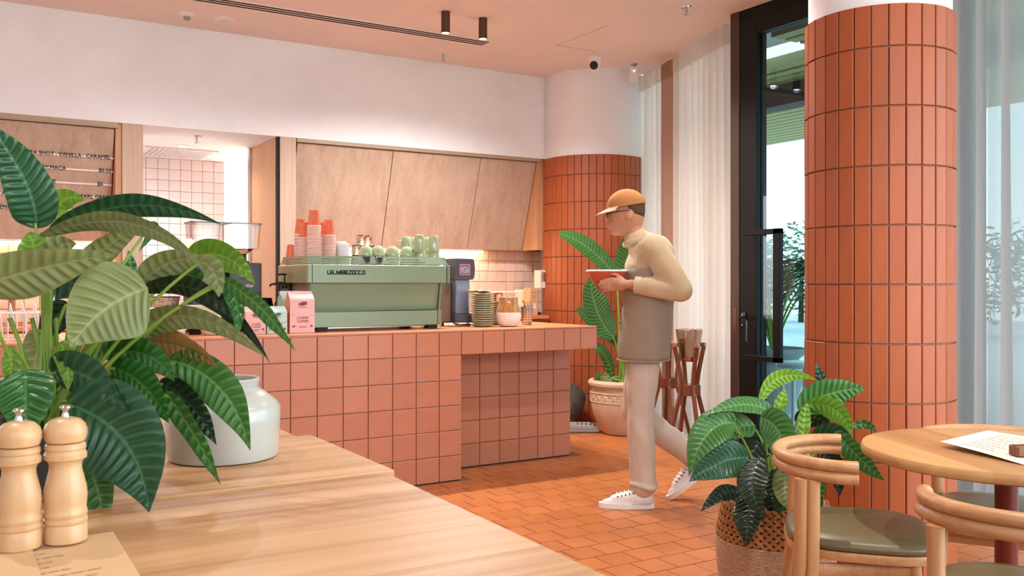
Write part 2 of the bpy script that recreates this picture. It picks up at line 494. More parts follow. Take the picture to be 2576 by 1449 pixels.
# ------------------------------------------------------------------ kitchen behind the opening
struct('ceiling_kitchen', MB().box(0.3, 5.0, 7.55, 11.2, DATUM, DATUM + .08), WHITEP)
struct('floor_kitchen_added', MB().box(-2.9, 3.9, 7.56, 11.1, -.007, .002), mat('pale_bounce_floor', '#c9c6c2', .5))  # unseen pale floor, added to cut warm bounce on the kitchen tiles
kw = struct('wall_kitchen', MB().box(0.3, 2.187, 8.8, 8.9, 0, DATUM), GROUT_P)
ts = [tile_mesh('tile', 0.0975, 0.0975, 0.009, 0.003, 0.0012) for _ in range(4)]
k = 0
for r in range(15):
    for i in range(9):
        link('tile', ts[k % 4], T_KITCHEN, kw, (2.187 - 0.05 - i * 0.1, 8.8, DATUM - .05 - r * 0.1)); k += 1
struct('wall_passage', MB().box(0.3, 5.0, 11.1, 11.2, 0, DATUM), WHITEP)
struct('wall_kitchen_right', MB().box(3.9, 4.0, 7.8, 11.2, 0, DATUM), WHITEP)
o = ob('passage_ledge', MB().box(2.1, 3.9, 10.75, 11.1, 1.62, 1.66), WHITEP); tag(o, 'pale ledge on the bright passage wall seen through the opening', 'ledge')
t = thing('wall_light', 'glowing white box light high in the bright passage', 'light', (2.92, 9.6, 2.02))
ob('diffuser', MB().cbox(-.12, .12, -.06, .06, 0, .26, .01), emit('passage_glow', '#fff6ea', 9), t)
ob('back_plate', MB().box(-.13, .13, .06, .08, -.01, .27), WHITEP, t)

# ------------------------------------------------------------------ slanted cabinet doors and menu board
def slant(x0, x1, ztop, zbot, m, name, parent=None):
    a = math.atan2(7.30 - 7.045, ztop - zbot)
    L = math.hypot(7.30 - 7.045, ztop - zbot)
    M = Matrix.Translation((0, 7.045, ztop)) @ Matrix.Rotation(a, 4, 'X')
    mb = MB().cbox(x0, x1, 0, .02, -L, 0, .002, M)
    return ob(name, mb, m, parent)
for x0, x1, w in ((2.322, 3.147, 'left, widest'), (3.153, 3.992, 'middle'), (3.998, 4.578, 'right')):
    d = thing('overhead_cabinet', 'slanted oak overhead cabinet, %s of the three above the coffee counter' % w, 'cabinet', ((x0 + x1) / 2, YW + .05, 1.53), 0, 'slanted overhead cabinets')
    o = slant(x0, x1, 2.335, 1.53, OAK, 'door', d); o.matrix_parent_inverse = Matrix.Translation(-d.location)
    ob('base_panel', MB().box(x0, x1, 7.31, YS - .012, 1.53, 1.55), OAK_D, d, False, True)
t = thing('led_strip', 'warm light strip under the oak cabinets shining on the tiles', 'light', (3.3, 7.37, 1.5))
ob('diffuser', MB().box(2.45, 4.2, 7.365, 7.39, 1.512, 1.522), emit('led_warm', '#ffd9a6', 38), t, False, True)
ob('channel', MB().box(2.43, 4.22, 7.36, 7.395, 1.522, 1.53), STEEL, t, False, True)
t = thing('led_strip', 'warm light strip glowing below the menu board', 'light', (0.2, 7.37, 1.5))
ob('diffuser', MB().box(-1.0, .95, 7.365, 7.39, 1.512, 1.522), emit('led_warm', '#ffd9a6', 38), t, False, True)
ob('channel', MB().box(-1.02, .97, 7.36, 7.395, 1.522, 1.53), STEEL, t, False, True)

# menu board with white letter rails
bd = thing('menu_board', 'slanted oak menu board with white rails and black letters', 'menu board', (0, YW + .05, 1.53))
o = slant(-1.1, 0.978, 2.325, 1.53, OAK, 'panel', bd); o.matrix_parent_inverse = Matrix.Translation(-bd.location)
ob('base_panel', MB().box(-1.1, .98, 7.31, YS - .012, 1.53, 1.55), OAK_D, bd, False, True)
ang = math.atan2(7.30 - 7.045, 2.325 - 1.53)
BN = Vector((0, -math.cos(ang), -math.sin(ang))); BUP = Vector((0, -math.sin(ang), math.cos(ang))); BP = Vector((0, 7.045, 2.325))
def on_board(u, v):
    d = ray(u, v); return EYE + d * ((BP - EYE).dot(BN) / d.dot(BN))
RAILM = mat('white_rail', '#efe6df', 0.5); LETT = mat('black_letter', '#191513', 0.5)
BR = Matrix((Vector((1, 0, 0)), BUP, BN)).transposed().to_4x4()
for ends, words in (
    ((286, 400.5), [('EXTRA SHOT . VANILLA . CARAMEL', 278, 400, 'RIGHT')]),
    ((284, 434), [('SOY.MACA', 166, 426.5, 'RIGHT'), ('$0.50', 279, 434, 'RIGHT')]),
    ((281, 467.5), [('VE', 140, 462, 'RIGHT'), ('$6', 259, 467, 'RIGHT')]),
    ((279, 501), [('ASSA', 38, 491, 'RIGHT'), ('EARL GREY', 272, 500.5, 'RIGHT')]),
    ((276, 534), [('ENGLISH', 59, 525, 'RIGHT')])):
    p = on_board(*ends)
    M = Matrix.Translation(p) @ BR
    r = ob('letter_rail', MB().box(-1.6, 0, 0, .012, 0, .006, M), RAILM, bd, False, True)
    for w, u, v, al in words:
        q = on_board(u, v); q = Vector((q.x, p.y, p.z)) + BN * .008
        me = text_mesh(w, 0.040, 0.002, al, 0.92); me.transform(Matrix.Translation(q) @ BR)
        link('lettering', me, LETT, bd, world=True)

# ------------------------------------------------------------------ serving counter
CY, CZ = 4.99, 0.93
ct = thing('serving_counter', 'long terracotta tiled serving counter with overhanging right end', 'counter', (1.8, 5.5, 0))
ob('carcass', MB().box(-1.2, 2.686, CY + .012, 5.95, 0, CZ - .014).box(2.68, 3.736, 5.322, 5.95, 0, CZ - .014).box(2.68, 3.736, CY + .012, 5.4, .778, CZ - .014), GROUT, ct, False, True)
ob('worktop', MB().box(-1.2, 3.738, CY + .004, 5.96, CZ - .014, CZ), mat('worktop_tile_lit', '#d98a5c', 0.3, var=.06, nscale=5, bump=.05), ct, False, True)  # same tile as the front, with its orange lighting put into the colour
TC = {}
def ctile(x0, x1, z0, z1, y, rot=0):
    w, h = x1 - x0 - .004, z1 - z0 - .004
    k = (round(w, 3), round(h, 3))
    if k not in TC: TC[k] = tile_mesh('tile', w, h, 0.012, .002)
    link('tile', TC[k], T_COUNTER, ct, ((x0 + x1) / 2, y + .012, (z0 + z1) / 2), world=True)
PT = 0.155
xs = [2.69 - PT * k for k in range(0, 25)]
for a, b in zip(xs[1:], xs[:-1]):
    for r in range(5): ctile(a, b, r * PT, (r + 1) * PT, CY)
    ctile(a, b, .775, .917, CY); ctile(a, b, .917, .932, CY)
xr = [2.69 + PT * k for k in range(6)] + [3.60, 3.738]
for a, b in zip(xr[:-1], xr[1:]):
    ctile(a, b, .775, .917, CY); ctile(a, b, .917, .932, CY)
xq = [2.70] + [at(u, 1000, y=5.31).x for u in (1207, 1257.4, 1305.8, 1353, 1392)] + [3.738]
for a, b in zip(xq[:-1], xq[1:]):
    for r in range(5): ctile(a, b, r * .1535, min((r + 1) * .1535, .775), 5.31)
# returned end tiles of the overhang and right end
for y0, y1 in ((4.995, 5.15), (5.15, 5.31), (5.31, 5.47), (5.47, 5.63), (5.63, 5.79), (5.79, 5.95)):
    for z0, z1 in ((.775, .917), (.917, .932)) + (tuple((r * PT, (r + 1) * PT) for r in range(5)) if y0 > 5.3 else ()):
        k = (round(y1 - y0 - .004, 3), round(z1 - z0 - .004, 3))
        if k not in TC: TC[k] = tile_mesh('tile', k[0], k[1], 0.012, .002)
        link('tile', TC[k], T_COUNTER, ct, (3.73, (y0 + y1) / 2, (z0 + z1) / 2), (0, 0, PI / 2), world=True)

bb = thing('back_bench', 'terracotta fronted back bench under the splash tiles', 'bench', (3.4, 7.1, 0))
ob('body', MB().box(2.31, 4.58, 6.85, YS - .012, 0, .90), mat('bench_front', '#b9603c', .5), bb, False, True)
ob('top', MB().cbox(2.31, 4.58, 6.83, YS - .012, .90, .93, .003), mat('worktop_tile_lit', '#d98a5c'), bb, False, True)
bb = thing('back_bench', 'back bench below the menu board', 'bench', (0.0, 7.1, 0))
ob('body', MB().box(-1.2, .98, 6.85, YS - .012, 0, .90), mat('bench_front', '#b9603c', .5), bb, False, True)
ob('top', MB().cbox(-1.2, .98, 6.83, YS - .012, .90, .93, .003), mat('worktop_tile_lit', '#d98a5c'), bb, False, True)

# ------------------------------------------------------------------ tiled round columns
def column(name, label, ax, ay, R, n, only=None, a0=0.0):
    t = thing(name, label, 'column', (ax, ay, 0))
    ob('core', MB().lathe([(R - .012, 0), (R - .012, 2.362)], 64), GROUT, t, True)
    ob('plaster_top', MB().lathe([(R - .016, 2.36), (R - .016, CEIL_Z)], 64), PLASTER, t, True)
    w = 2 * PI * R / n - .005
    full = tile_mesh('tile', w, .243 - .005, .012, .0025); cut = tile_mesh('tile', w, .175 - .005, .012, .0025)
    av = math.atan2(-ay, -ax)
    for i in range(n):
        a = a0 + 2 * PI * i / n
        da = (a - av + PI) % (2 * PI) - PI
        if only and abs(da) > only: continue
        for r in range(10):
            me, zc = (full, .243 * r + .1215) if r < 9 else (cut, .243 * 9 + .0875)
            rr = R - .012 + random.uniform(-.0008, .0008)
            link('tile', me, T_COLUMN, t, (rr * math.cos(a), rr * math.sin(a), zc), (0, 0, a + PI / 2 + random.uniform(-.006, .006)))
    return t
column('tiled_column', 'nearer round column clad in tall terracotta tiles beside the round table', 3.466, 2.571, .31, 29, a0=math.radians(205))
column('tiled_column', 'far round column clad in tall terracotta tiles at the end of the counter', 5.094, 6.847, .48, 45, only=math.radians(115))

# ------------------------------------------------------------------ facade on the right: door, glass, frames
FX = 4.72
mb = MB()
struct('trim_11', MB().cbox(FX - .05, FX + .1, 4.59, 4.675, 0, CEIL_Z, .004), BRONZE)
dr = ob('door_1', MB().cbox(FX - .045, FX + .03, 4.43, 4.586, 0.02, 3.04, .003).cbox(FX - .045, FX + .03, 2.9, 4.43, 0.02, .22, .003).cbox(FX - .045, FX + .03, 2.9, 4.43, 2.93, 3.04, .003).cbox(FX - .045, FX + .03, 2.85, 3.0, 0.02, 3.04, .003), BLACKM); dr['kind'] = 'structure'
ob('pane', MB().box(FX - .012, FX + .002, 3.0, 4.43, .22, 2.93), DOORGL, dr, False)
ph = ob('pull_handle', MB().cbox(FX - .135, FX - .10, 4.145, 4.205, .70, 1.58, .003).cbox(FX - .135, FX - .10, 4.145, 4.47, 1.545, 1.58, .003).cbox(FX - .135, FX - .10, 4.145, 4.47, .70, .735, .003).cbox(FX - .13, FX - .04, 4.44, 4.47, 1.55, 1.575, .003).cbox(FX - .13, FX - .04, 4.44, 4.47, .705, .73, .003), BLACKM, dr)
lv = ob('lever_handle', MB().cbox(FX - .055, FX - .044, 4.525, 4.565, .91, 1.02, .002).tube(catmull([(FX - .05, 4.545, .985), (FX - .09, 4.54, .985), (FX - .10, 4.50, .985), (FX - .10, 4.475, .96), (FX - .10, 4.475, .82)], 5), .010, 10), mat('black_gloss', '#0d0d0d', .15), dr)
for z in (.93, 1.0): ob('screw', MB().lathe([(0, 0), (.006, 0), (.006, .003), (0, .004)], 10, M=Matrix.Translation((FX - .055, 4.553, z)) @ Matrix.Rotation(-PI / 2, 4, 'Y')), CHROME, lv)
ob('lock_plate', MB().cbox(FX - .053, FX - .048, 4.613, 4.648, .80, 1.05, .002), mat('copper_plate', '#7a5240', .3, .9), dr)
struct('trim_12', MB().box(FX - .04, FX + .06, -2.0, 4.59, 3.04, CEIL_Z), BLACKM)
for i, y in enumerate((1.2, -.6)):
    struct('trim_%d' % (13 + i), MB().box(FX + .02, FX + .1, y - .03, y + .03, 0, 3.04), BLACKM)
for i, (y0, y1) in enumerate(((-.57, 1.17), (1.23, 2.85))):
    w = ob('window_%d' % (i + 1), MB().box(FX + .04, FX + .055, y0, y1, .02, 3.04), GLASSP, None, False); w['kind'] = 'structure'
# angled glazing behind the left curtain
A, B = Vector((4.80, 4.68, 0)), Vector((5.50, 6.80, 0))
dv = (B - A).normalized(); nv = Vector((dv.y, -dv.x, 0))
yaw2 = math.atan2(dv.y, dv.x); L2 = (B - A).length
MF = Matrix.Translation(A + nv * .14) @ Matrix.Rotation(yaw2, 4, 'Z')
w = ob('window_3', MB().box(0, L2, 0, .012, .02, 3.04, MF), GLASSP, None, False); w['kind'] = 'structure'
for k, x in enumerate((0.0, L2 * .5, L2)):
    struct('trim_%d' % (16 + k), MB().box(x - .03, x + .03, -.03, .05, 0, CEIL_Z, MF), BLACKM)

# ------------------------------------------------------------------ curtains
def curtain(name, label, p0, p1, pitch, amp, m, z0=.015, z1=3.10, header=.14, seed=1, flare=0.0):
    rnd = random.Random(seed)
    p0, p1 = Vector(p0), Vector(p1); d = (p1 - p0); L = d.length; d.normalize(); n = Vector((d.y, -d.x, 0))
    k = max(2, int(L / pitch)); per = 12; N = k * per
    amps = [amp * rnd.uniform(.7, 1.15) for _ in range(k + 2)]; phs = [rnd.uniform(-.25, .25) for _ in range(k + 2)]
    def fn(u, v):
        s = u * k; i = int(min(s, k - 1e-6)); f = s - i
        a = amps[i] * (1 - f) + amps[i + 1] * f
        ph = phs[i] * (1 - f) + phs[i + 1] * f
        low = 1 - v
        w = math.sin(2 * PI * s + ph * low * 2)
        w = math.copysign(abs(w) ** .75, w)
        off = a * w * (1 + flare * low) + .01 * math.sin(5 * s + 3 * low) * low
        shift = .25 * pitch * math.cos(2 * PI * s) * 0.5
        return p0 + d * (u * L + shift) + n * off + Vector((0, 0, z0 + (z1 - z0) * v))
    t = thing(name, label, 'curtain', ((p0 + p1) / 2).to_tuple()[:2] + (0,))
    ob('drape', MB().grid(N, 14, fn), m, t, True, True, angle=80)
    hz = 1 - header / (z1 - z0)
    def fh(u, v):
        q = fn(u, hz + (1 - hz) * v); return q - n * .0 + n * .003
    ob('header_tape', MB().grid(N, 1, fh), m, t, True, True, angle=80)
    ob('track', MB().tube([p0 + Vector((0, 0, z1 + .008)), p1 + Vector((0, 0, z1 + .008))], .009, 8), WHITEP, t, True, True)
    return t
C0, C1 = at(1622, 185, z=3.12), at(1850, 48, z=3.12)
def cpt(u, v): p = at(u, v, z=3.12); return (p.x, p.y, 0)
curtain('sheer_curtain', 'white sheer curtain strip next to the far tiled column', cpt(1620, 188), cpt(1672, 157), .098, .055, SHEER, seed=2)
curtain('sheer_curtain', 'blush curtain gathered tightly between two white sheers', cpt(1669, 158), cpt(1706, 134), .040, .028, SHEER_P, seed=3)
curtain('sheer_curtain', 'broad white sheer curtain beside the black door frame', cpt(1703, 136), cpt(1852, 47), .105, .058, SHEER, seed=4)
curtain('sheer_curtain', 'grey linen sheer curtain behind the near column and round table', (4.50, 3.70, 0), (4.42, 1.75, 0), .135, .075, SHEER_G, seed=9, flare=.25)

# ------------------------------------------------------------------ outside
struct('ground_outside', MB().box(4.85, 30, -12, 25, -.1, -.02), mat('paving_outside', '#d8d4c8', .9, var=.08, nscale=1.5))
SOF = mat('soffit_boards', '#d8c98a', .7, var=.05)
sf = ob('soffit_outside', MB().box(5.0, 8.9, 2.6, 4.6, 3.0, 3.08).box(5.75, 8.9, 4.6, 12, 3.0, 3.08), SOF); sf['kind'] = 'structure'
for k in range(26):
    ob('board', MB().box(5.0 + k * .15, 5.0 + k * .15 + .11, 2.6, 4.6 if k < 6 else 12, 2.985, 3.0), SOF, sf, False)
struct('beam_outside', MB().box(6.25, 6.45, 2.6, 12, 2.80, 2.985), mat('dark_beam', '#3c4046', .6))
# ------------------------------------------------------------------ ceiling fixtures
TUBEM = mat('bronze_tube', '#5b4433', .35, .5, var=.05)
def downlight(x, y, label, power, angle=115, aim=None, blend=.6):
    t = thing('tube_downlight', label, 'ceiling light', (x, y, CEIL_Z), 0, 'tube downlights on the ceiling')
    ob('housing', MB().lathe([(.024, 0), (.031, -.001), (.031, -.150), (.027, -.150), (.027, -.141), (0, -.141)], 28), TUBEM, t)
    ob('lens', MB().lathe([(0, -.1425), (.0265, -.1425), (.0265, -.146), (0, -.146)], 24), emit('lamp_lens', '#ffe2b8', 30), t)
    s = spot('lamp_beam', (x, y, CEIL_Z - .155), power, angle, WARM, blend, .025, aim=aim if aim else (x, y, 0))
    return t
downlight(2.93, 5.67, 'bronze tube downlight above the coffee machine, left of the two', 120, 158, blend=.7)
downlight(3.23, 5.67, 'bronze tube downlight above the coffee machine, right of the two', 120, 158, blend=.7)
downlight(2.10, 1.32, 'bronze tube downlight over the round table', 85)
downlight(-0.25, 2.85, 'bronze tube downlight over the leafy plant on the long table', 45)
downlight(3.55, 4.25, 'bronze tube downlight over the walking person', 60)

downlight(1.30, 5.67, 'unseen tube downlight added over the coffee grinders for more light', 45, 160, blend=.7)  # unseen lamp, added to brighten the worktop and back wall
downlight(0.20, 5.67, 'unseen tube downlight added over the left end of the counter', 60)  # unseen lamp added along the row to light this end
downlight(3.2, 3.3, 'unseen tube downlight added over the aisle to brighten the counter front', 60)  # unseen lamp, added to lift the right counter front
t = thing('slot_diffuser', 'long white linear slot air diffuser in the ceiling', 'air vent', (2.4, 6.24, CEIL_Z))
ob('frame', MB().box(.6, 3.62, 6.165, 6.335, CEIL_Z - .006, CEIL_Z - .0005), WHITEP, t, False, True)
for y in (6.195, 6.24, 6.285): ob('slot', MB().box(.62, 3.585, y - .008, y + .014, CEIL_Z - .0075, CEIL_Z - .004), GAPSHADE, t, False, True)  # flat dark strips paint the shade of the slots
t = thing('motion_detector', 'round white ceiling detector with a grey dome lens', 'detector', (1.40, 6.67, CEIL_Z))
ob('body', MB().lathe([(.06, 0), (.06, -.008), (.045, -.018), (.03, -.022)], 28), WHITEP, t)
ob('lens', MB().ell((0, 0, -.022), (.027, .027, .026), 16, 8), mat('grey_lens', '#9c9590', .3), t)
t = thing('smoke_detector', 'flat round white smoke detector in the ceiling', 'detector', (1.657, 6.658, CEIL_Z))
ob('body', MB().lathe([(.07, 0), (.07, -.006), (.05, -.014), (0, -.016)], 28), WHITEP, t)
for q in ((-.02, 0), (.0, .01), (.02, -.01)): ob('vent', MB().box(q[0] - .006, q[0] + .006, q[1] - .003, q[1] + .003, -.018, -.013), mat('grey_lens', '#9c9590', .3), t)
def sprinkler(x, y, z, label):
    t = thing('fire_sprinkler', label, 'sprinkler', (x, y, z), 0, 'fire sprinklers')
    ob('rosette', MB().lathe([(.038, 0), (.036, -.006), (.016, -.010)], 24), CHROME, t)
    ob('stem', MB().lathe([(.008, -.006), (.008, -.03), (.005, -.034), (.005, -.05)], 12), STEEL, t)
    ob('deflector', MB().lathe([(.004, -.048), (.019, -.052), (.019, -.055), (0, -.055)], 16), STEEL, t)
sprinkler(3.466, 6.751, CEIL_Z, 'small fire sprinkler on the ceiling above the oak cabinets')
sprinkler(4.294, 4.711, CEIL_Z, 'small fire sprinkler on the ceiling near the black door')
sprinkler(1.613, 7.34, DATUM, 'small fire sprinkler on the kitchen ceiling')
struct('trim_20', MB().box(4.10, 4.105, 5.35, 6.0, CEIL_Z - .001, CEIL_Z).box(4.10, 4.5, 6.0, 6.005, CEIL_Z - .001, CEIL_Z), mat('panel_joint', '#b98d78', .8))
t = thing('security_camera', 'white ball security camera on the ceiling corner', 'camera', (4.60, 6.18, CEIL_Z))
ob('mount', MB().lathe([(.062, 0), (.062, -.03), (.058, -.045)], 24), WHITEP, t)
Mc = Matrix.Rotation(math.radians(150), 4, 'Z')
ob('ball', MB().ell((-.015, -.018, -.062), (.052, .052, .052), 20, 12), WHITEP, t)
ob('lens_face', MB().lathe([(0, .03), (.028, .028), (.034, .02), (.036, 0)], 20, M=Matrix.Translation((-.040, -.050, -.078)) @ Vector((-.45, -.75, -.45)).to_track_quat('Z', 'Y').to_matrix().to_4x4() @ Matrix.Translation((0, 0, -.012))), mat('dark_lens', '#2e2a28', .15), t)
t = thing('alarm_sensor', 'small white alarm sensor with a lit dot beside the curtain', 'sensor', (5.02, 6.17, CEIL_Z))
ob('bracket', MB().lathe([(.035, 0), (.03, -.01), (.012, -.015), (.012, -.04)], 16), STEEL, t)
q = Vector((-.6, -.8, 0)).to_track_quat('-Y', 'Z').to_matrix().to_4x4()
ob('case', MB().cbox(-.036, .036, -.03, .02, -.155, -.03, .012, q), WHITEP, t)
ob('indicator', MB().ell(q @ Vector((0, -.031, -.065)), (.008, .008, .006), 10, 6), emit('sensor_led', '#8fa0ff', 6), t)
t = thing('ceiling_air_grille', 'white louvred air grille in the kitchen ceiling', 'air vent', (1.66, 8.35, DATUM))
ob('frame', MB().box(-.30, .30, -.27, -.235, -.012, 0).box(-.30, .30, .235, .27, -.012, 0).box(-.30, -.265, -.235, .235, -.012, 0).box(.265, .30, -.235, .235, -.012, 0), WHITEP, t, False)
ob('cavity', MB().box(-.265, .265, -.235, .235, -.002, 0), GAPSHADE, t, False)
for k in range(13):
    ob('slat', MB().box(-.012, .012, -.235, .235, -.0015, .0015, Matrix.Translation((-.25 + k * .0415, 0, -.009)) @ Matrix.Rotation(math.radians(35), 4, 'Y')), WHITEP, t, False)
t = thing('recessed_downlight', 'small glowing recessed light in the kitchen ceiling', 'ceiling light', (1.626, 7.905, DATUM))
ob('ring', MB().lathe([(.045, 0), (.045, -.005), (.036, -.006)], 24), WHITEP, t)
ob('lens', MB().lathe([(0, -.007), (.035, -.007), (.035, -.004)], 24), emit('lamp_lens', '#ffe2b8', 30), t)
spot('kitchen_beam', (1.626, 7.905, DATUM - .02), 18, 160, NEUT, .5, .04, aim=(1.626, 7.905, 0))
def arealamp(nm, loc, sx, sy, power, col):
    d = bpy.data.lights.new(nm, 'AREA'); d.shape = 'RECTANGLE'; d.size = sx; d.size_y = sy; d.energy = power; d.color = lin(col)[:3]
    o = bpy.data.objects.new(nm, d); COL.objects.link(o); o.location = loc; return o
t = thing('passage_fill_panel', 'glowing ceiling panel added to brighten the passage', 'ceiling light', (2.95, 9.9, DATUM))  # unseen panel with area lamp, added so the passage wall reads bright
ob('diffuser', MB().box(-.28, .28, -.28, .28, -.012, 0), emit('panel_glow', '#fff3e2', 12), t, False)
arealamp('passage_fill_lamp', (2.95, 9.9, DATUM - .03), .55, .55, 220, NEUT)

# ------------------------------------------------------------------ coffee machine
SAGE = mat('sage_enamel', '#869c80', .38, .15, var=.02, nscale=3, spec=.5)
SAGE_D = mat('sage_edge', '#7b8c72', .4, .1)
X0, X1, YM = 1.789, 2.739, 5.25
cm = thing('coffee_machine', 'sage green two-tier espresso machine with cups on top', 'coffee machine', (2.26, 5.55, CZ))
def cmo(name, mb, m=SAGE, smooth=True, parent=None): return ob(name, mb, m, parent or cm, smooth, True) if parent is None else ob(name, mb, m, parent, smooth)
MX = Matrix(((0, 0, 1, 0), (1, 0, 0, 0), (0, 1, 0, 0), (0, 0, 0, 1)))   # prism xy->(y,z), z->x
cmo('base_panel', MB().cbox(1.832, 2.655, YM, YM + .02, .955, 1.047, .003))
cmo('body', MB().box(1.86, 2.67, YM + .085, YM + .50, .96, 1.335), mat('machine_side', '#8d8168', .35, .6), False)
cmo('slant_panel', MB().prism([(YM + .055, 1.052), (YM + .075, 1.052), (YM + .04, 1.222), (YM + .02, 1.222)], 1.825, 2.675, MX), SAGE, False)
for x in (1.808, 2.678): cmo('side_fin', MB().prism([(YM + .035, 1.05), (YM + .10, 1.05), (YM + .07, 1.222), (YM + .005, 1.222)], x, x + .012, MX), SAGE_D, False)
cmo('end_fin', MB().cbox(2.655, 2.682, YM - .004, YM + .06, .953, 1.05, .002), SAGE_D)
cmo('name_panel', MB().cbox(X0, 2.715, YM - .012, YM + .02, 1.222, 1.334, .004))
cmo('corner_fin', MB().cbox(2.718, X1, YM - .014, YM + .08, 1.22, 1.337, .003), SAGE_D)
cmo('left_end_panel', MB().cbox(X0 - .006, X0 + .02, YM - .008, 5.80, 1.222, 1.334, .004), mat('sage_enamel_warm', '#8d8c66', .4, .15))
cmo('right_end_panel', MB().cbox(2.70, X1 - .004, YM + .05, 5.80, 1.222, 1.334, .004), SAGE)
cmo('front_panel', MB().cbox(X0, X1, 5.78, 5.80, 1.10, 1.334, .004), STEEL)
cmo('seam', MB().box(X0 + .026, X0 + .029, YM - .0135, YM - .008, 1.224, 1.333), GAPSHADE, False)
cmo('cup_tray', MB().box(X0 + .02, X1 - .02, YM + .01, 5.79, 1.318, 1.332), STEEL, False)
# slotted gallery rail round the cup tray, drawn as bars with open slots
def rail_back():
    mb = MB(); z = [1.340, 1.350, 1.3545, 1.366, 1.3705, 1.388]
    y = lambda zz: YM + .002 + (zz - 1.34) * .35
    def bar(xa, xb, za, zb):
        mb.add([(xa, y(za), za), (xb, y(za), za), (xb, y(zb), zb), (xa, y(zb), zb), (xa, y(za) + .003, za), (xb, y(za) + .003, za), (xb, y(zb) + .003, zb), (xa, y(zb) + .003, zb)],
               [(0, 1, 2, 3), (7, 6, 5, 4), (0, 4, 5, 1), (1, 5, 6, 2), (2, 6, 7, 3), (3, 7, 4, 0)])
    bar(X0, X1 - .01, z[0], z[1]); bar(X0 + .003, X1 - .018, z[2], z[3]); bar(X0 + .005, X1 - .026, z[4], z[5])
    for za, zb, cuts in ((z[1], z[2], ((X0 + .05, X0 + .33), (X0 + .53, X0 + .78))), (z[3], z[4], ((X0 + .09, X0 + .37), (X0 + .50, X0 + .74)))):
        e = X0 + .004
        for a, b in cuts: bar(e, a, za, zb); e = b
        bar(e, X1 - .02, za, zb)
    return mb
cmo('gallery_rail', rail_back(), SAGE, False)
mb = MB()
for za, zb in ((1.340, 1.350), (1.3555, 1.366), (1.372, 1.388)):
    o0 = (za - 1.34) * .5; o1 = (zb - 1.34) * .5
    mb.add([(X0 + .3 * o0, YM + .01 + o0, za), (X0 + .3 * o0, 5.79 - o0 * 3, za), (X0 + .3 * o1, 5.79 - o1 * 3, zb), (X0 + .3 * o1, YM + .01 + o1, zb)], [(0, 1, 2, 3)])
for ya, yb in ((YM + .01, YM + .1), (5.66, 5.74)):
    mb.add([(X0, ya, 1.34), (X0, yb, 1.34), (X0 + .007, yb, 1.388), (X0 + .007, ya + .01, 1.388)], [(0, 1, 2, 3)])
cmo('side_rail', mb, mat('sage_enamel_warm', '#8d8c66', .4, .15), False)
mb = MB().box(X1 - .03, X1 - .027, YM + .01, 5.79, 1.34, 1.35).box(X1 - .03, X1 - .027, YM + .01, 5.79, 1.356, 1.366).box(X1 - .03, X1 - .027, YM + .01, 5.79, 1.372, 1.388)
cmo('side_rail', mb, SAGE, False)
for k, x in enumerate((2.178, 2.252)):
    s = -1 if k else 1
    q = [(x - .030, 1.389), (x + .022, 1.389), (x + .010, 1.342), (x - .012, 1.342)] if not k else [(x - .022, 1.389), (x + .030, 1.389), (x + .012, 1.342), (x - .010, 1.342)]
    y = lambda zz: YM - .001 + (zz - 1.34) * .35
    mb = MB(); mb.add([(a, y(z) - .002, z) for a, z in q] + [(a, y(z) + .006, z) for a, z in q], [(0, 1, 2, 3), (7, 6, 5, 4), (0, 4, 5, 1), (1, 5, 6, 2), (2, 6, 7, 3), (3, 7, 4, 0)])
    cmo('vent_badge', mb, mat('badge_black', '#1b1b22', .4), False)
    c = [(a * .82 + x * .18, 1.3655 + (z - 1.3655) * .82) for a, z in q]
    pts = [Vector((a, y(z) - .0035, z)) for a, z in c]
    if not k: pts = [pts[0], pts[1], pts[2], pts[3]]
    else: pts = [pts[1], pts[0], pts[3], pts[2]]
    cmo('badge_line', MB().tube(pts, .0016, 6), mat('badge_silver', '#c9cad8', .3, .6))
for x in (1.86, 2.60):
    cmo('foot', MB().cbox(x, x + .07, YM + .03, YM + .09, .931, .957, .003), mat('rubber_black', '#26282b', .6))
    cmo('foot', MB().cbox(x, x + .07, 5.68, 5.74, .931, .957, .003), mat('rubber_black', '#26282b', .6))
cmo('drip_tray', MB().box(1.9, 2.6, YM + .06, 5.7, .945, .957), STEEL, False)  # thin steel tray under the machine body
# raised name lettering: block strokes joined by an underline
G = {'L': [(0, 0, 0, 5), (0, 0, 2.6, 0)], 'A': [(.0, 0, 0, 4.6), (.0, 4.6, 2.4, 4.6), (2.4, 0, 2.4, 4.6), (0, 2.1, 2.4, 2.1)], 'M': [(0, 0, 0, 4.6), (0, 4.6, 1.6, 1.2), (1.6, 1.2, 3.2, 4.6), (3.2, 0, 3.2, 4.6)],
     'R': [(0, 0, 0, 4.6), (0, 4.6, 2.4, 4.6), (2.4, 4.6, 2.4, 2.3), (0, 2.3, 2.4, 2.3), (1.2, 2.3, 2.6, 0)], 'Z': [(0, 4.6, 2.8, 4.6), (2.8, 4.6, 0, 0), (0, 0, 2.8, 0)],
     'O': [(0, 0, 0, 4.6), (0, 4.6, 2.2, 4.6), (2.2, 0, 2.2, 4.6), (0, 0, 2.2, 0)], 'C': [(0, 0, 0, 4.6), (0, 4.6, 2.2, 4.6), (0, 0, 2.2, 0)], '_': [(0, 0, 2, 0)]}
mb = MB(); px = at(822.5, 690, y=YM).x; uu = .0058; zb = at(850, 689.6, y=YM).z
wx = at(916, 690, y=YM).x - px
seq = [('L', 2.6), ('A', 3.0), ('_', 2.6), ('M', 4.0), ('A', 3.2), ('R', 3.6), ('Z', 3.6), ('O', 2.6), ('C', 3.0), ('C', 3.6), ('O', 2.2)]
tot = sum(w for _, w in seq); uu = wx / tot; uz = .0046; cur = 0
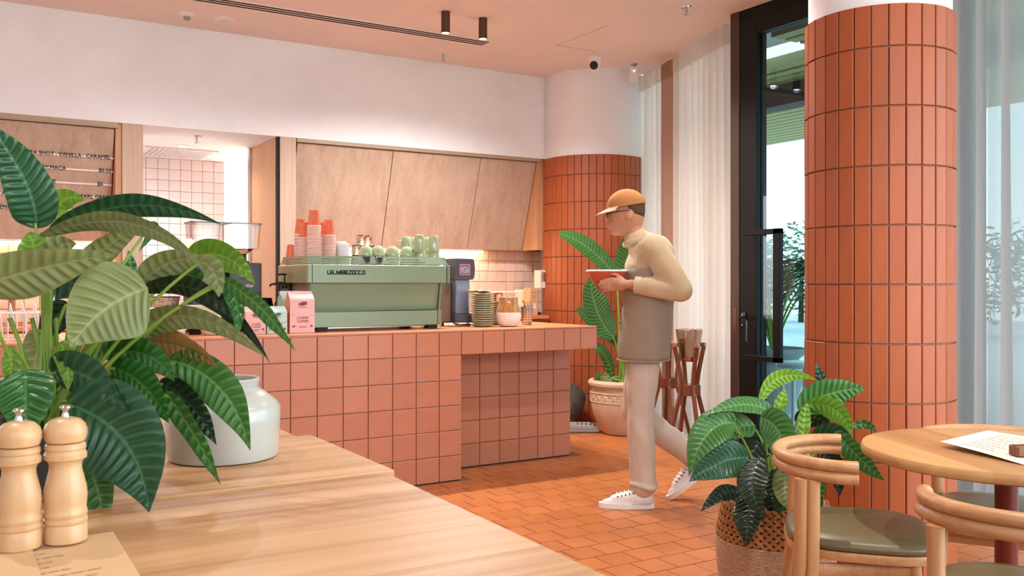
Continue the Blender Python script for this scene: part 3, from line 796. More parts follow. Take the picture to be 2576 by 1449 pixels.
for ch, w in seq:
    for a, b, c2, d in G[ch]:
        p, q = Vector((px + (cur + a) * uu, YM - .0145, zb + b * uz)), Vector((px + (cur + c2) * uu, YM - .0145, zb + d * uz))
        mb.tube([p, q], .0026, 4)
    if ch not in 'LO': mb.tube([Vector((px + cur * uu, YM - .0145, zb)), Vector((px + (cur + w) * uu, YM - .0145, zb))], .0022, 4)
    cur += w
cmo('name_lettering', mb, mat('badge_black', '#1b1b22', .4), False)

# ------------------------------------------------------------------ things on top of the machine
ZT = 1.333
CUPM = mat('coral_paper', '#e07350', .55, rnd=.03); RIMM = mat('paper_rim', '#f3e3d8', .6)
def cup_meshes(h=.098, rt=.040, rb=.029):
    w = MB().lathe([(rt - .001, .004), (rb, h), (rb - .004, h), (rb - .005, h - .004), (0, h - .005)], 24)
    r = MB().tube([(rt * math.cos(a) , rt * math.sin(a), .003) for a in (2 * PI * i / 24 for i in range(24))], .0032, 6, closed=True)
    return w.mesh('wall'), r.mesh('rim')
CW, CR = cup_meshes()
shade(CW); shade(CR)
def bend_text(txt, size, r0, r1, h, z, a0):
    me = text_mesh(txt, size, 0.0002, 'CENTER')
    for v in me.vertices:
        zz = z + v.co.y; r = r0 + (r1 - r0) * zz / h + .0012
        a = a0 + v.co.x / r; v.co = Vector((r * math.cos(a), r * math.sin(a), zz))
    return me
def cup(x, y, z, label, lean=(0, 0), txt=None):
    t = thing('paper_cup', label, 'cup', (x, y, z), random.uniform(-.3, .3), 'upturned coral paper cups on the coffee machine')
    link('wall', CW, CUPM, t); link('rim', CR, RIMM, t)
    if txt: 
        link('print', bend_text(txt, .024, .040, .029, .098, .055, math.radians(-125)), RIMM, t)
    return t
ORD = ('bottom', 'second', 'third', 'fourth', 'fifth', 'sixth', 'seventh', 'eighth', 'ninth', 'tenth', 'eleventh', 'twelfth', 'thirteenth', 'fourteenth', 'fifteenth', 'sixteenth', 'seventeenth', 'eighteenth', 'nineteenth', 'twentieth', 'twenty-first', 'twenty-second', 'twenty-third', 'twenty-fourth', 'twenty-fifth', 'twenty-sixth', 'twenty-seventh')
def cup_stack(u, D_y, n, pitch, who, txt=None):
    p = at(u, 700, y=D_y)
    for k in range(n):
        lab = ('coral paper cup crowning %s' % who) if k == n - 1 else ('%s coral paper cup from the bottom of %s' % (ORD[k], who) if k else 'lowest coral paper cup of %s' % who)
        cup(p.x + random.uniform(-.0008, .0008), D_y, ZT + .001 + k * pitch, lab, txt=txt if k == n - 1 else None)
cup_stack(790, 5.34, 27, .0089, 'the tallest cup stack', 'o')
cup_stack(827, 5.36, 21, .0089, 'the right-hand stack', 'o')
cup_stack(768, 5.43, 19, .0089, 'the half hidden stack by the tallest', None)
cup_stack(757, 5.53, 22, .0089, 'the white-lettered stack', 'duo')
cup_stack(812, 5.50, 20, .0089, 'the stack behind the two front ones', None)
cup_stack(742, 5.63, 4, .0089, 'the low pile near the rail corner', None)
cup_stack(734, 5.71, 5, .0089, 'the low pile farthest left', None)
LIDM = mat('lid_white', '#f2eee9', .4)
LM = MB().lathe([(.042, 0), (.042, .004), (.039, .006), (.037, .010), (.030, .010), (.029, .008), (0, .008)], 24).mesh('lid'); shade(LM)
for who, u, y, n in (('front', 862, 5.37, 21), ('rear', 856, 5.50, 24)):
    p = at(u, 700, y=y)
    for k in range(n):
        o = link('cup_lid', LM, LIDM, None, (p.x, y, ZT + .001 + k * .0062))
        tag(o, 'white plastic lid topping the %s lid stack' % who if k == n - 1 else '%s white plastic lid of the %s lid stack, counted from below' % (ORD[k], who), 'lid', 'white cup lids on the coffee machine')
# ribbed water glasses, upturned, in three tiers
def ribbed():
    vs = []; n = 48; prof = [(.033, 0), (.033, .003), (.0325, .02), (.030, .055), (.027, .078), (.024, .082), (0, .082)]
    prof2 = [(.030, 0), (.030, .02), (.0275, .055), (.0245, .074), (0, .075)]
    mb = MB()
    for pr, rib in ((prof, 1), (prof2, 0)):
        vv = []
        for r, z in pr:
            for j in range(n):
                a = 2 * PI * j / n; k = 1 + (.045 * math.cos(12 * a) if rib and .015 < z < .081 else 0)
                vv.append((r * k * math.cos(a), r * k * math.sin(a), z))
        fs = [(i * n + j, i * n + (j + 1) % n, (i + 1) * n + (j + 1) % n, (i + 1) * n + j) for i in range(len(pr) - 1) for j in range(n)]
        mb.add(vv, fs)
    me = mb.mesh('tumbler'); shade(me, 60); return me
GLS = mat('tumbler_glass', '#ffffff', .02, trans=1.0, ior=1.45)
GM = ribbed()
for v in GM.vertices: v.co.z *= .80
spots = [(896, 5.42, 0, 'nearest'), (917, 5.46, 0, 'second nearest'), (938, 5.50, 0, 'rightmost'), (927, 5.58, 0, 'rear'), (905, 5.56, 0, 'rear left'), (897, 5.49, 1, 'leftmost'), (916, 5.53, 1, 'middle'), (933, 5.56, 1, 'rightmost'), (909, 5.55, 2, 'left'), (924, 5.58, 2, 'right')]
tiers = ('bottom', 'middle', 'top')
for u, y, k, pos in spots:
    p = at(u, 700, y=y); o = link('water_tumbler', GM, GLS, None, (p.x, y, ZT + .001 + k * .067))
    tag(o, 'upturned ribbed clear tumbler, %s in the %s tier of the glass pyramid' % (pos, tiers[k]), 'glass', 'ribbed water tumblers on the coffee machine')
# sage cups
MUG = mat('sage_glaze', '#a9b890', .12, coat=.5, var=.02)
def low_cup():
    mb = MB().lathe([(.0445, 0), (.0455, .002), (.0445, .016), (.042, .036), (.035, .054), (.025, .064), (.022, .066), (.020, .064), (0, .064)], 28)
    return mb.mesh('bowl')
def handle(h, r):
    return MB().tube(catmull([(r * .92, 0, h * .72), (r + .020, 0, h * .70), (r + .024, 0, h * .45), (r * .98, 0, h * .30)], 6), .0045, 8, sq=(1.3, .8)).mesh('handle')
LC, LH = low_cup(), handle(.066, .042)
for me in (LC, LH): shade(me, 60)
def put_cup(x, y, z, rz, label, body, hd, grp, tilt=0):
    t = thing('ceramic_cup', label, 'cup', (x, y, z), rz, grp)
    if tilt: t.rotation_euler = (0, tilt, rz)
    link('bowl', body, MUG, t); link('handle', hd, MUG, t)
grp = 'sage cups on the coffee machine'
names = ('first', 'second', 'third', 'fourth')
for i, u in enumerate((919, 951, 986, 1023)):
    p = at(u, 700, y=5.36)
    put_cup(p.x, 5.36, ZT + .001, .8 + .3 * i, 'upturned sage cup at the bottom of the %s short stack from the glasses' % names[i], LC, LH, grp)
    put_cup(p.x, 5.36, ZT + .057, .5 + .6 * i, 'upturned sage cup on top of the %s short stack from the glasses' % names[i], LC, LH, grp, tilt=.10 * (1 if i < 2 else -.2))
TM = MB().lathe([(.0375, 0), (.0385, .002), (.0385, .025), (.037, .062), (.033, .090), (.027, .109), (.025, .112), (.022, .110), (0, .110)], 28).mesh('bowl')
TH = handle(.112, .037)
for me in (TM, TH): shade(me, 60)
for lab, u, y, k, tl in (('upright at the bottom of the right-hand tall stack', 1091, 5.34, 0, 0), ('crowning the right-hand tall stack', 1091, 5.34, 1, 0), ('at the bottom of the leaning tall stack', 1058, 5.33, 0, -.06), ('crowning the leaning tall stack', 1054, 5.33, 1, -.12),
                      ('at the back, left of the tall stacks', 1022, 5.58, 1, 0), ('under the back left tall mug', 1022, 5.58, 0, 0), ('at the back, just left of the leaning stack', 1038, 5.62, 1, 0), ('under the mug left of the leaning stack', 1038, 5.62, 0, 0), ('at the back between the two tall stacks', 1075, 5.60, 1, 0), ('under the mug between the two tall stacks', 1075, 5.60, 0, 0)):
    p = at(u, 700, y=y)
    put_cup(p.x, y, ZT + .002 + k * .088, 2.9 if y > 5.5 else 1.4, 'tall sage mug, upturned, ' + lab, TM, TH, grp, tl)

# ------------------------------------------------------------------ coffee bags
def coffee_bag(x, y, w, d, h, m, m_side, label, ink, text='COFFEE\nCOFFEE', rz=0.0, fold=.2, small=1.0):
    t = thing('coffee_bag', label, 'coffee bag', (x, y, CZ + .001), rz, 'coffee bags at the counter edge')
    hb = h * (1 - fold)
    def fr(u, v):
        X = (u - .5) * w; Z = v * h
        bul = .010 * math.sin(PI * u) * math.sin(PI * min(1, v * 1.1))
        if v < 1 - fold: Y = -d / 2 - bul
        else:
            k = (v - (1 - fold)) / fold; Y = (-d / 2) * (1 - k) + .012 * k - bul * (1 - k)
        n = noise.noise(Vector((X * 40 + x * 9, Z * 40, 3))) * .004 * (1 if v > .72 else .25)
        return Vector((X * (1 - .03 * v), Y + n, Z))
    def bk(u, v):
        q = fr(u, v); return Vector((q.x, d / 2 * (1 if v < 1 - fold else 1 - .9 * (v - 1 + fold) / fold) + .006, q.z))
    ob('front_panel', MB().grid(10, 20, fr), m, t, True, angle=50)
    ob('back_panel', MB().grid(10, 20, bk), m_side, t, True, angle=50)
    for s in (0, 1):
        def sd(u, v, s=s):
            a, b = fr(s, v), bk(s, v); q = a.lerp(b, u)
            q.x += (-1 if s else 1) * .012 * math.sin(PI * u) * (1 - .5 * v); return q
        ob('gusset', MB().grid(6, 20, sd), m_side, t, True, angle=50)
    ob('base', MB().box(-w / 2 + .002, w / 2 - .002, -d / 2, d / 2, 0, .002), m_side, t, False)
    yf = -d / 2 - .0125
    Mt = Matrix.Translation((0, yf, 0)) @ Matrix.Rotation(PI / 2, 4, 'X')
    me = text_mesh(text, .0215 * small, .0003, 'CENTER'); me.transform(Mt @ Matrix.Translation((0, hb * .42, 0))); link('print', me, ink, t)
    s = w / .165
    ob('logo', MB().prism([(-.026, -.004), (.0, -.006), (.026, .002), (.026, .018), (.004, .022), (-.026, .010)], -.0003, .0003, Mt @ Matrix.Translation((0, hb * .84, 0)) @ Matrix.Scale(s, 4)), ink, t, False)
    mb = MB()
    for k in range(2): mb.box(-.027 * s, .027 * s, -.001 + k * .006, .0008 + k * .006, -.0003, .0003, Mt @ Matrix.Translation((0, hb * .17, 0)))
    for xx, zz in ((-.062, .53), (.058, .53)): mb.box(xx * s - .007, xx * s + .007, -.001, .001, -.0003, .0003, Mt @ Matrix.Translation((0, hb * zz, 0)))
    mb.box(-.024 * s, .024 * s, -.0015, .0015, -.0003, .0003, Mt @ Matrix.Translation((0, hb * .77, 0)))
    mb.prism([(-.006, 0), (.006, 0), (.005, .008), (0, .014), (-.005, .008)], -.0003, .0003, Mt @ Matrix.Translation((.057 * s, hb * .18, 0)))
    mb.prism([(-.008, 0), (.008, .002), (.006, .010), (-.006, .009)], -.0003, .0003, Mt @ Matrix.Translation((-.060 * s, hb * .18, 0)))
    ob('small_print', mb, ink, t, False)['kind'] = 'stuff'
PINK = mat('pink_bag', '#ebbab4', .5); PINKS = mat('pink_bag_side', '#e88d70', .5); MINT = mat('mint_bag', '#bfd9cc', .5); MINTS = mat('mint_bag_side', '#a9c3b2', .5)
INKR = mat('plum_ink', '#8a4550', .6); INKG = mat('teal_ink', '#4f6a6c', .6)
def bagpos(u0, u1, v): a, b = at(u0, v, z=CZ), at(u1, v, z=CZ); return (a + b) / 2, (b - a).length
p, _ = bagpos(731, 788, 838); coffee_bag(p.x, 5.20, .150, .075, .245, PINK, PINKS, 'tall pink coffee bag in front of the coffee machine', INKR, small=.95)
p, _ = bagpos(614, 660, 838); coffee_bag(p.x - .03, 5.20, .118, .07, .158, PINK, PINKS, 'small pink coffee bag, left of the mint bag', INKR, small=.72)
p, _ = bagpos(672, 718, 838); coffee_bag(p.x - .02, 5.20, .118, .07, .158, MINT, MINTS, 'small mint coffee bag between two pink bags', INKG, small=.72)
p = at(728, 790, y=5.34); coffee_bag(p.x, 5.34, .120, .07, .245, MINT, MINTS, 'tall mint coffee bag behind the tall pink bag', INKG, rz=.05)
# ------------------------------------------------------------------ grinders
GRBODY = mat('graphite_enamel', '#3c3d42', .42); CLEARP = glass('clear_plastic', '#f3f0ee', 1.3, .02)
def grinder(x, y, label, txt):
    t = thing('coffee_grinder', label, 'coffee grinder', (x, y, CZ), 0, 'coffee grinders on the counter')
    ob('body', MB().cbox(-.098, .098, -.10, .14, .03, .415, .008), GRBODY, t)
    ob('base', MB().cbox(-.105, .105, -.115, .15, .002, .03, .006), mat('rubber_black', '#26282b', .6), t)
    ob('collar', MB().lathe([(.05, .415), (.05, .425), (.034, .43), (.030, .465), (.036, .47)], 24), mat('dark_plastic', '#1c1b1b', .3), t)
    ob('cone', MB().lathe([(.034, .468), (.085, .500)], 4, M=Matrix.Rotation(PI / 4, 4, 'Z')), glass('smoked_plastic', '#b49d90', 1.0), t, False)
    def wall(a):
        mb = MB(); c = .022; w0, w1 = .091, .100; z0, z1 = .500, .648
        def ring(w, z):
            return [Vector((sx * w - (c if i == 0 else 0) * sx, sy * w - (c if i == 1 else 0) * sy, z)) for sx, sy, o in ((1, 1, (1, 0)), (-1, 1, (0, 1)), (-1, -1, (1, 0)), (1, -1, (0, 1))) for i in o]
        r0, r1 = ring(w0 * a, z0), ring(w1 * a, z1); mb.add(r0 + r1, [(i, (i + 1) % 8, 8 + (i + 1) % 8, 8 + i) for i in range(8)]); mb.add(r0, [tuple(range(8))]); return mb
    ob('hopper', wall(1.0), CLEARP, t, False); 
    ob('hopper_liner', wall(.80), CLEARP, t, False)
    mb = MB(); c = .022; w = .104
    poly = [(w, w - c), (w - c, w), (-w + c, w), (-w, w - c), (-w, -w + c), (-w + c, -w), (w - c, -w), (w, -w + c)]
    ob('hopper_lid', MB().prism(poly, .648, .656), mat('smoky_lid', '#6e7079', .2, trans=.4), t, False)
    mb = MB()
    for k in range(6): mb.box(-.025 + k * .010, -.020 + k * .010, -.1015, -.099, .315, .355)
    ob('vent', mb, mat('rubber_black', '#26282b', .6), t, False)
    me = text_mesh(txt, .030, .0005, 'LEFT'); me.transform(Matrix.Translation((-.005, -.1015, .268)) @ Matrix.Rotation(PI / 2, 4, 'X')); link('lettering', me, mat('lid_white', '#f2eee9'), t)
    ob('seam', MB().box(-.098, .098, -.1008, -.099, .218, .220), mat('dark_plastic', '#1c1b1b', .3), t, False)
    ob('portafilter_fork', MB().tube([(-.03, .14, .2), (-.03, .20, .2)], .006, 8).tube([(.03, .14, .2), (.03, .20, .2)], .006, 8), STEEL, t)
grinder(at(607, 700, y=5.62).x, 5.62, 'dark grey coffee grinder with clear hopper, right of the pair', 'ubar')
grinder(at(516, 700, y=5.62).x, 5.62, 'dark grey coffee grinder with clear hopper, left of the pair', 'ubar')

p = at(668, 760, y=5.62)
t = thing('black_tumbler', 'glossy black tumbler between grinder and syrup bottles', 'tumbler', (p.x, 5.62, CZ))
ob('body', MB().lathe([(.036, .001), (.040, .03), (.048, .10), (.047, .15), (.038, .198), (.036, .20), (.033, .196), (.034, .16), (0, .12)], 28), mat('black_glaze', '#1d1815', .12, .3), t)
ob('rim_band', MB().tube([(.0365 * math.cos(a), .0365 * math.sin(a), .199) for a in (2 * PI * i / 24 for i in range(24))], .002, 6, closed=True), BRONZE, t)

# ------------------------------------------------------------------ syrup bottles with pumps
AMBER = mat('amber_syrup', '#7a3f16', .08, trans=.6); CLEARB = mat('bottle_glass', '#e8dccf', .03, trans=1.0)
def syrup(u, y, h, label, liquid, rz):
    p = at(u, 700, y=y); t = thing('syrup_bottle', label, 'bottle', (p.x, y, CZ), rz, 'syrup pump bottles')
    ob('glass', MB().lathe([(.030, .001), (.034, .006), (.034, h * .52), (.028, h * .60), (.014, h * .68), (.013, h * .76)], 24), CLEARB, t)
    ob('syrup', MB().lathe([(0, .004), (.031, .006), (.031, h * .45), (0, h * .45)], 24), liquid, t)
    ob('label_band', MB().lathe([(.0345, h * .18), (.0345, h * .42)], 24), mat('syrup_label', '#d9803c', .6), t)
    ob('pump_collar', MB().lathe([(.017, h * .75), (.018, h * .76), (.018, h * .80), (.010, h * .83), (.012, h * .85), (.007, h * .86)], 16), mat('dark_plastic', '#1c1b1b', .3), t)
    ob('pump_stem', MB().tube([(0, 0, h * .84), (0, 0, h)], .005, 8), mat('dark_plastic', '#1c1b1b', .3), t)
    ob('pump_spout', MB().tube(catmull([(.012, 0, h), (-.02, 0, h + .003), (-.05, 0, h - .002), (-.056, 0, h - .014)], 5), .006, 8), mat('dark_plastic', '#1c1b1b', .3), t)
syrup(716, 5.60, .345, 'amber syrup bottle with tall black pump by the coffee machine', AMBER, .3)
syrup(703, 5.50, .285, 'syrup bottle with black pump, left of the three', AMBER, -.2)
syrup(711, 5.66, .292, 'syrup bottle with black pump, rear middle of the three', CLEARB, .1)

# ------------------------------------------------------------------ left end of the counter
p = at(404, 825, y=5.30)
t = thing('barnacle_vase', 'white ceramic pot covered in barnacle-like dark holes', 'vase', (p.x, 5.30, CZ))
ob('body', MB().lathe([(.105, .001), (.130, .03), (.135, .07), (.122, .115), (.113, .14), (.116, .152), (.108, .154), (.103, .14), (0, .13)], 40), mat('pale_ceramic', '#e6d5cd', .6, bump=.4, bscale=60), t)
mb = MB(); mh = MB(); rnd = random.Random(5)
for k in range(150):
    a = rnd.uniform(PI * .9, PI * 2.1); z = rnd.uniform(.01, .135); r = .115 + (.020 if z > .02 else .008) - abs(z - .06) * .20
    r = min(r, .135); n = Vector((math.cos(a), math.sin(a), .1)); q = Vector((r * math.cos(a), r * math.sin(a), z)); s = rnd.uniform(.006, .013)
    R_ = n.to_track_quat('Z', 'Y').to_matrix().to_4x4()
    mb.lathe([(s, -.002), (s * .8, s * .35), (s * .4, s * .5), (s * .3, s * .3)], 8, M=Matrix.Translation(q) @ R_)
    mh.lathe([(0, s * .38), (s * .36, s * .38)], 6, M=Matrix.Translation(q) @ R_)
o = ob('barnacles', mb, mat('pale_ceramic_light', '#efe4e0', .5), t); o['kind'] = 'stuff'
o = ob('holes', mh, mat('maroon_hole', '#4a1a20', .8), t); o['kind'] = 'stuff'
p = at(410, 800, y=5.76)
t = thing('stoneware_dish', 'speckled stoneware dish behind the barnacle pot', 'dish', (p.x - .02, 5.76, CZ))
ob('body', MB().lathe([(.07, .001), (.09, .05), (.115, .205), (.118, .21), (.110, .208), (.08, .06), (0, .04)], 36), mat('speckled_stone', '#ddc8b4', .5, col2='#8a705e', nscale=60), t)
ob('rim', MB().tube([(.116 * math.cos(a), .116 * math.sin(a), .209) for a in (2 * PI * i / 30 for i in range(30))], .003, 6, closed=True), BRONZE, t)
p = at(504, 838, z=CZ)
t = thing('cream_bowl', 'rounded cream bowl at the counter edge under the leaves', 'bowl', (p.x, 5.24, CZ))
ob('body', MB().lathe([(.030, .001), (.045, .012), (.062, .05), (.064, .085), (.056, .11), (.053, .11), (.058, .08), (.04, .02), (0, .015)], 32), mat('cream_glaze', '#d6cdb0', .35), t)
ob('rim', MB().tube([(.0545 * math.cos(a), .0545 * math.sin(a), .11) for a in (2 * PI * i / 28 for i in range(28))], .002, 6, closed=True), mat('cream_glaze', '#d6cdb0', .35), t)
p = at(500, 800, y=5.50)
t = thing('cream_caddy', 'cream slanted counter caddy behind the cream bowl', 'caddy', (p.x + .02, 5.445, CZ))
ob('tray', MB().prism([(-.10, .10), (.08, .10), (.12, .165), (-.10, .165)], -.05, .05, Matrix.Rotation(PI / 2, 4, 'X')), mat('cream_plastic', '#d8c9a4', .5), t, False)
for x in (-.09, .05): ob('leg', MB().cbox(x, x + .02, -.04, .04, 0, .10, .003), mat('rubber_black', '#26282b', .6), t)
p = at(476, 815, y=5.36)
t = thing('black_mug', 'small black mug left of the cream bowl', 'mug', (p.x + .03, 5.35, CZ))
ob('body', MB().lathe([(.032, .001), (.036, .01), (.037, .09), (.034, .09), (.032, .02), (0, .012)], 24), mat('black_glaze', '#1d1815', .12, .3), t)
ob('handle', MB().tube(catmull([(-.035, 0, .075), (-.06, 0, .07), (-.06, 0, .03), (-.035, 0, .02)], 5), .005, 8), mat('black_glaze', '#1d1815', .12, .3), t)
p = at(560, 838, z=CZ)
t = thing('spoon_rest', 'dark metal tray with teaspoons on the counter', 'tray', (p.x, 5.28, CZ))
ob('plate', MB().cbox(-.08, .08, -.045, .045, .001, .012, .004), mat('dark_plastic', '#1c1b1b', .3), t)
for k in range(3): ob('spoon', MB().tube([(-.05 + k * .02, -.03, .018), (.03 + k * .02, .02, .02)], .003, 6).ell((.035 + k * .02, .024, .02), (.012, .009, .003), 10, 6), CHROME, t)
# things behind the big plant on the back bench and counter
p = at(30, 650, y=7.15)
t = thing('glass_dome', 'clear glass cake dome on the back bench at the far left', 'cake dome', (p.x, 7.12, .93))
ob('plinth', MB().lathe([(.09, 0), (.09, .01), (.02, .02), (.02, .30), (.15, .32), (.15, .335), (0, .335)], 28), mat('speckled_wood', '#9b6f50', .5), t)
ob('dome', MB().lathe([(.14, .335), (.14, .40), (.12, .49), (.07, .535), (.015, .55), (.015, .57), (0, .575)], 28), glass('dome_glass', '#f0e4dc', 1.3), t)
p = at(235, 690, y=7.2)
t = thing('pink_canister', 'pink lettered canister on the back bench below the menu', 'canister', (p.x, 7.2, .93))
ob('body', MB().lathe([(.075, 0), (.078, .006), (.078, .30), (.075, .305)], 28), mat('pink_bag', '#ebbab4'), t)
ob('lid', MB().lathe([(.08, .305), (.08, .33), (.03, .34), (.02, .36), (0, .36)], 28), mat('pink_bag_side', '#e88d70'), t)
link('print', bend_text('ei', .05, .078, .078, 1, .22, math.radians(-75)), LETT, t)
p = at(62, 830, y=5.35)
t = thing('dish_rack', 'white wire dish rack with plates behind the plant stems', 'dish rack', (p.x, 5.35, CZ))
mb = MB()
for k in range(9): mb.tube([(-.16 + k * .04, -.10, .005), (-.16 + k * .04, -.10, .14)], .003, 6).tube([(-.16 + k * .04, .10, .005), (-.16 + k * .04, .10, .14)], .003, 6)
mb.tube([(-.17, -.10, .14), (.17, -.10, .14), (.17, .10, .14), (-.17, .10, .14)], .004, 6, closed=True).tube([(-.17, -.10, .006), (.17, -.10, .006), (.17, .10, .006), (-.17, .10, .006)], .004, 6, closed=True)
ob('wire_frame', mb, mat('white_wire', '#e6e6e8', .4), t)
for k in range(5): ob('plate', MB().lathe([(0, 0), (.06, .002), (.09, .012), (.088, .014), (.05, .006), (0, .005)], 24, M=Matrix.Translation((-.12 + k * .055, 0, .10)) @ Matrix.Rotation(PI / 2 - .15, 4, 'Y')), LIDM, t)

# ------------------------------------------------------------------ milk dispenser
p = at(1152, 820, z=CZ)
xd = at(1164, 815, y=5.42).x
t = thing('milk_dispenser', 'grey slab-fronted milk dispenser with an illuminated red badge', 'drink dispenser', (xd, 5.50, CZ))
ob('foot_block', MB().cbox(-.062, .070, -.09, .16, .025, .085, .004), mat('dispenser_grey', '#5b5f6b', .5), t)
ob('column', MB().cbox(-.055, .055, -.075, .02, .085, .315, .004), mat('dispenser_blue', '#93a2bd', .3, .5), t)
for x in (-.052, .044): ob('edge_strip', MB().cbox(x, x + .008, -.079, -.073, .087, .315, .002), CHROME, t)
hd = MB().prism([(-.072, .315), (.066, .315), (.080, .335), (.084, .39), (.078, .445), (.066, .456), (-.056, .458), (-.070, .40)], -.10, .08, Matrix(((1, 0, 0, 0), (0, 0, 1, 0), (0, 1, 0, 0), (0, 0, 0, 1))))
ob('head', hd, mat('dispenser_dark', '#5a5764', .3, .3), t, False)
def rrect(w, h, r, n=5):
    return [(sx * (w - r) + r * math.cos(a), sy * (h - r) + r * math.sin(a)) for sx, sy, a0 in ((1, 1, 0), (-1, 1, PI / 2), (-1, -1, PI), (1, -1, PI * 1.5)) for a in (a0 + PI / 2 * i / n for i in range(n + 1))]
Mb = Matrix.Translation((.004, -.1005, .383)) @ Matrix.Rotation(PI / 2, 4, 'X')
bg = ob('badge', MB().prism(rrect(.040, .038, .008), 0, .002, Mb), mat('badge_plate', '#6d7280', .3), t, False)
ob('badge_border', MB().tube([Mb @ Vector((a, b, .003)) for a, b in rrect(.0375, .0355, .008)], .0017, 6, closed=True), emit('badge_red', '#ff6f86', 1.2), bg)
me = text_mesh('MOSA', .036, .0004, 'CENTER', .62)
for v in me.vertices: v.co.y *= 1.75
me.transform(Mb @ Matrix.Translation((0, -.023, .0025))); link('lettering', me, mat('badge_pink', '#e9c7d6', .4), bg)
for x in (-.045, .045):
    for y in (-.07, .13): ob('foot', MB().lathe([(.010, .001), (.012, .004), (.009, .012), (.009, .026)], 12, c=(x, y, 0)), CHROME, t)
ob('backbox', MB().cbox(2.747 - xd, -.062, -.03, .20, .03, .30, .006), mat('dispenser_brown', '#7c6a55', .4), t)
p = at(1118, 820, z=CZ)
t = thing('steel_hose', 'braided steel water hose lying behind the coffee machine foot', 'hose', (p.x + .03, 5.36, CZ))
ob('hose', MB().tube(catmull([(-.09, .0, .012), (-.04, -.01, .012), (.0, .0, .011), (.05, .02, .011), (.09, .03, .011)], 6), .009, 10), STEEL, t)
ob('coupling', MB().tube([(-.05, -.009, .013), (-.02, -.006, .013)], .0125, 6), CHROME, t)

# ------------------------------------------------------------------ plates, jar, cutlery, cartons
PLT = mat('sage_plate', '#b9bfa0', .2, coat=.3, rnd=.04)
def plate_mesh(r): 
    me = MB().lathe([(r * .55, 0), (r * .58, .001), (r * .95, .009), (r, .0125), (r * .985, .0145), (r * .9, .012), (r * .6, .005), (0, .004)], 36).mesh('plate'); shade(me, 50); return me
PM, PM2 = plate_mesh(.082), plate_mesh(.062)
p = at(1213, 700, y=5.33)
for k in range(15):
    o = link('sage_plate', PM, PLT, None, (p.x + random.uniform(-.002, .002), 5.33 + random.uniform(-.002, .002), CZ + .001 + k * .0148))
    tag(o, 'sage green plate topping the tall plate stack' if k == 14 else '%s sage green plate from below in the tall plate stack' % ORD[k], 'plate', 'sage plates stacked on the counter')
zt = CZ + .001 + 15 * .0148 + .004
o = ob('folded_napkin', MB().grid(12, 8, lambda u, v: Vector(((u - .5) * .19, (v - .5) * .14, .006 * math.sin(6 * u + 2 * v) + .004 * math.sin(9 * v) + .008))), mat('kraft_paper', '#e0b48f', .7), None, True, loc=(p.x - .005, 5.33, zt), rot=(0, .03, .3))
m_ = o.modifiers.new('t', 'SOLIDIFY'); m_.thickness = .002
tag(o, 'crumpled kraft napkin on top of the tall plate stack', 'napkin')
p2 = at(1250, 700, y=5.52)
for k in range(11):
    o = link('sage_saucer', PM2, PLT, None, (p2.x, 5.52, CZ + .001 + k * .0148))
    tag(o, 'small sage saucer topping the lower stack behind the jar' if k == 10 else '%s small sage saucer from below in the stack behind the jar' % ORD[k], 'saucer', 'sage saucers stacked on the counter')
o = ob('serving_board', MB().cbox(-.11, .11, -.06, .06, 0, .006, .002), mat('pale_board', '#e9dccb', .5), None, loc=(p2.x + .0, 5.50, CZ + .001 + 11 * .0148 + .062), rot=(0, -.02, .1))
tag(o, 'pale thin board lying on glass jar beside the plates', 'board')
t = thing('clear_canister', 'clear storage jar holding up the pale board', 'jar', (p2.x - .005, 5.50, CZ + .001 + 11 * .0148))
ob('body', MB().lathe([(.03, 0), (.034, .003), (.034, .055), (.032, .061)], 24), CLEARB, t); ob('lid', MB().lathe([(.033, .0605), (.033, .0615), (0, .0616)], 24), STEEL, t)
p = at(1279, 700, y=5.24)
t = thing('glazed_jar', 'round jar with brown drip glaze above a matte white base', 'jar', (p.x, 5.24, CZ))
ob('base', MB().lathe([(.045, .001), (.062, .006), (.080, .035), (.0855, .065), (.0835, .093), (.0825, .096)], 40), mat('matte_white_clay', '#ece1d8', .6), t)
BRN = mat('brown_drip_glaze', '#9a5d22', .1, col2='#cfa268', nscale=14, coat=.6, stretch=(3, 3, .5))
ob('neck', MB().lathe([(.0827, .096), (.077, .12), (.068, .145), (.064, .16), (.0645, .196), (.062, .197), (.060, .17), (.068, .12), (0, .11)], 40), BRN, t)
ob('glaze_rim', MB().tube([(.0632 * math.cos(a), .0632 * math.sin(a), .1965) for a in (2 * PI * i / 36 for i in range(36))], .002, 6, closed=True), mat('tan_glaze', '#d7b083', .2), t)
p = at(1325, 700, y=5.36)
t = thing('cutlery_cup', 'perforated steel cup full of cutlery', 'cutlery holder', (p.x, 5.36, CZ))
ob('cup', MB().lathe([(.032, .001), (.034, .004), (.044, .128), (.0425, .128), (.033, .01), (0, .008)], 36), STEEL, t)
mh = MB()
for i in range(14):
    for k in range(6):
        a = 2 * PI * i / 14; z = .02 + k * .018; r = .0335 + .0105 * z / .128 + .0006
        mh.lathe([(0, .0002), (.0035, .0002), (.0035, -.001)], 8, M=Matrix.Translation((r * math.cos(a), r * math.sin(a), z)) @ Vector((math.cos(a), math.sin(a), -.08)).to_track_quat('Z', 'Y').to_matrix().to_4x4())
ob('perforations', mh, GAPSHADE, t)
rnd = random.Random(3)
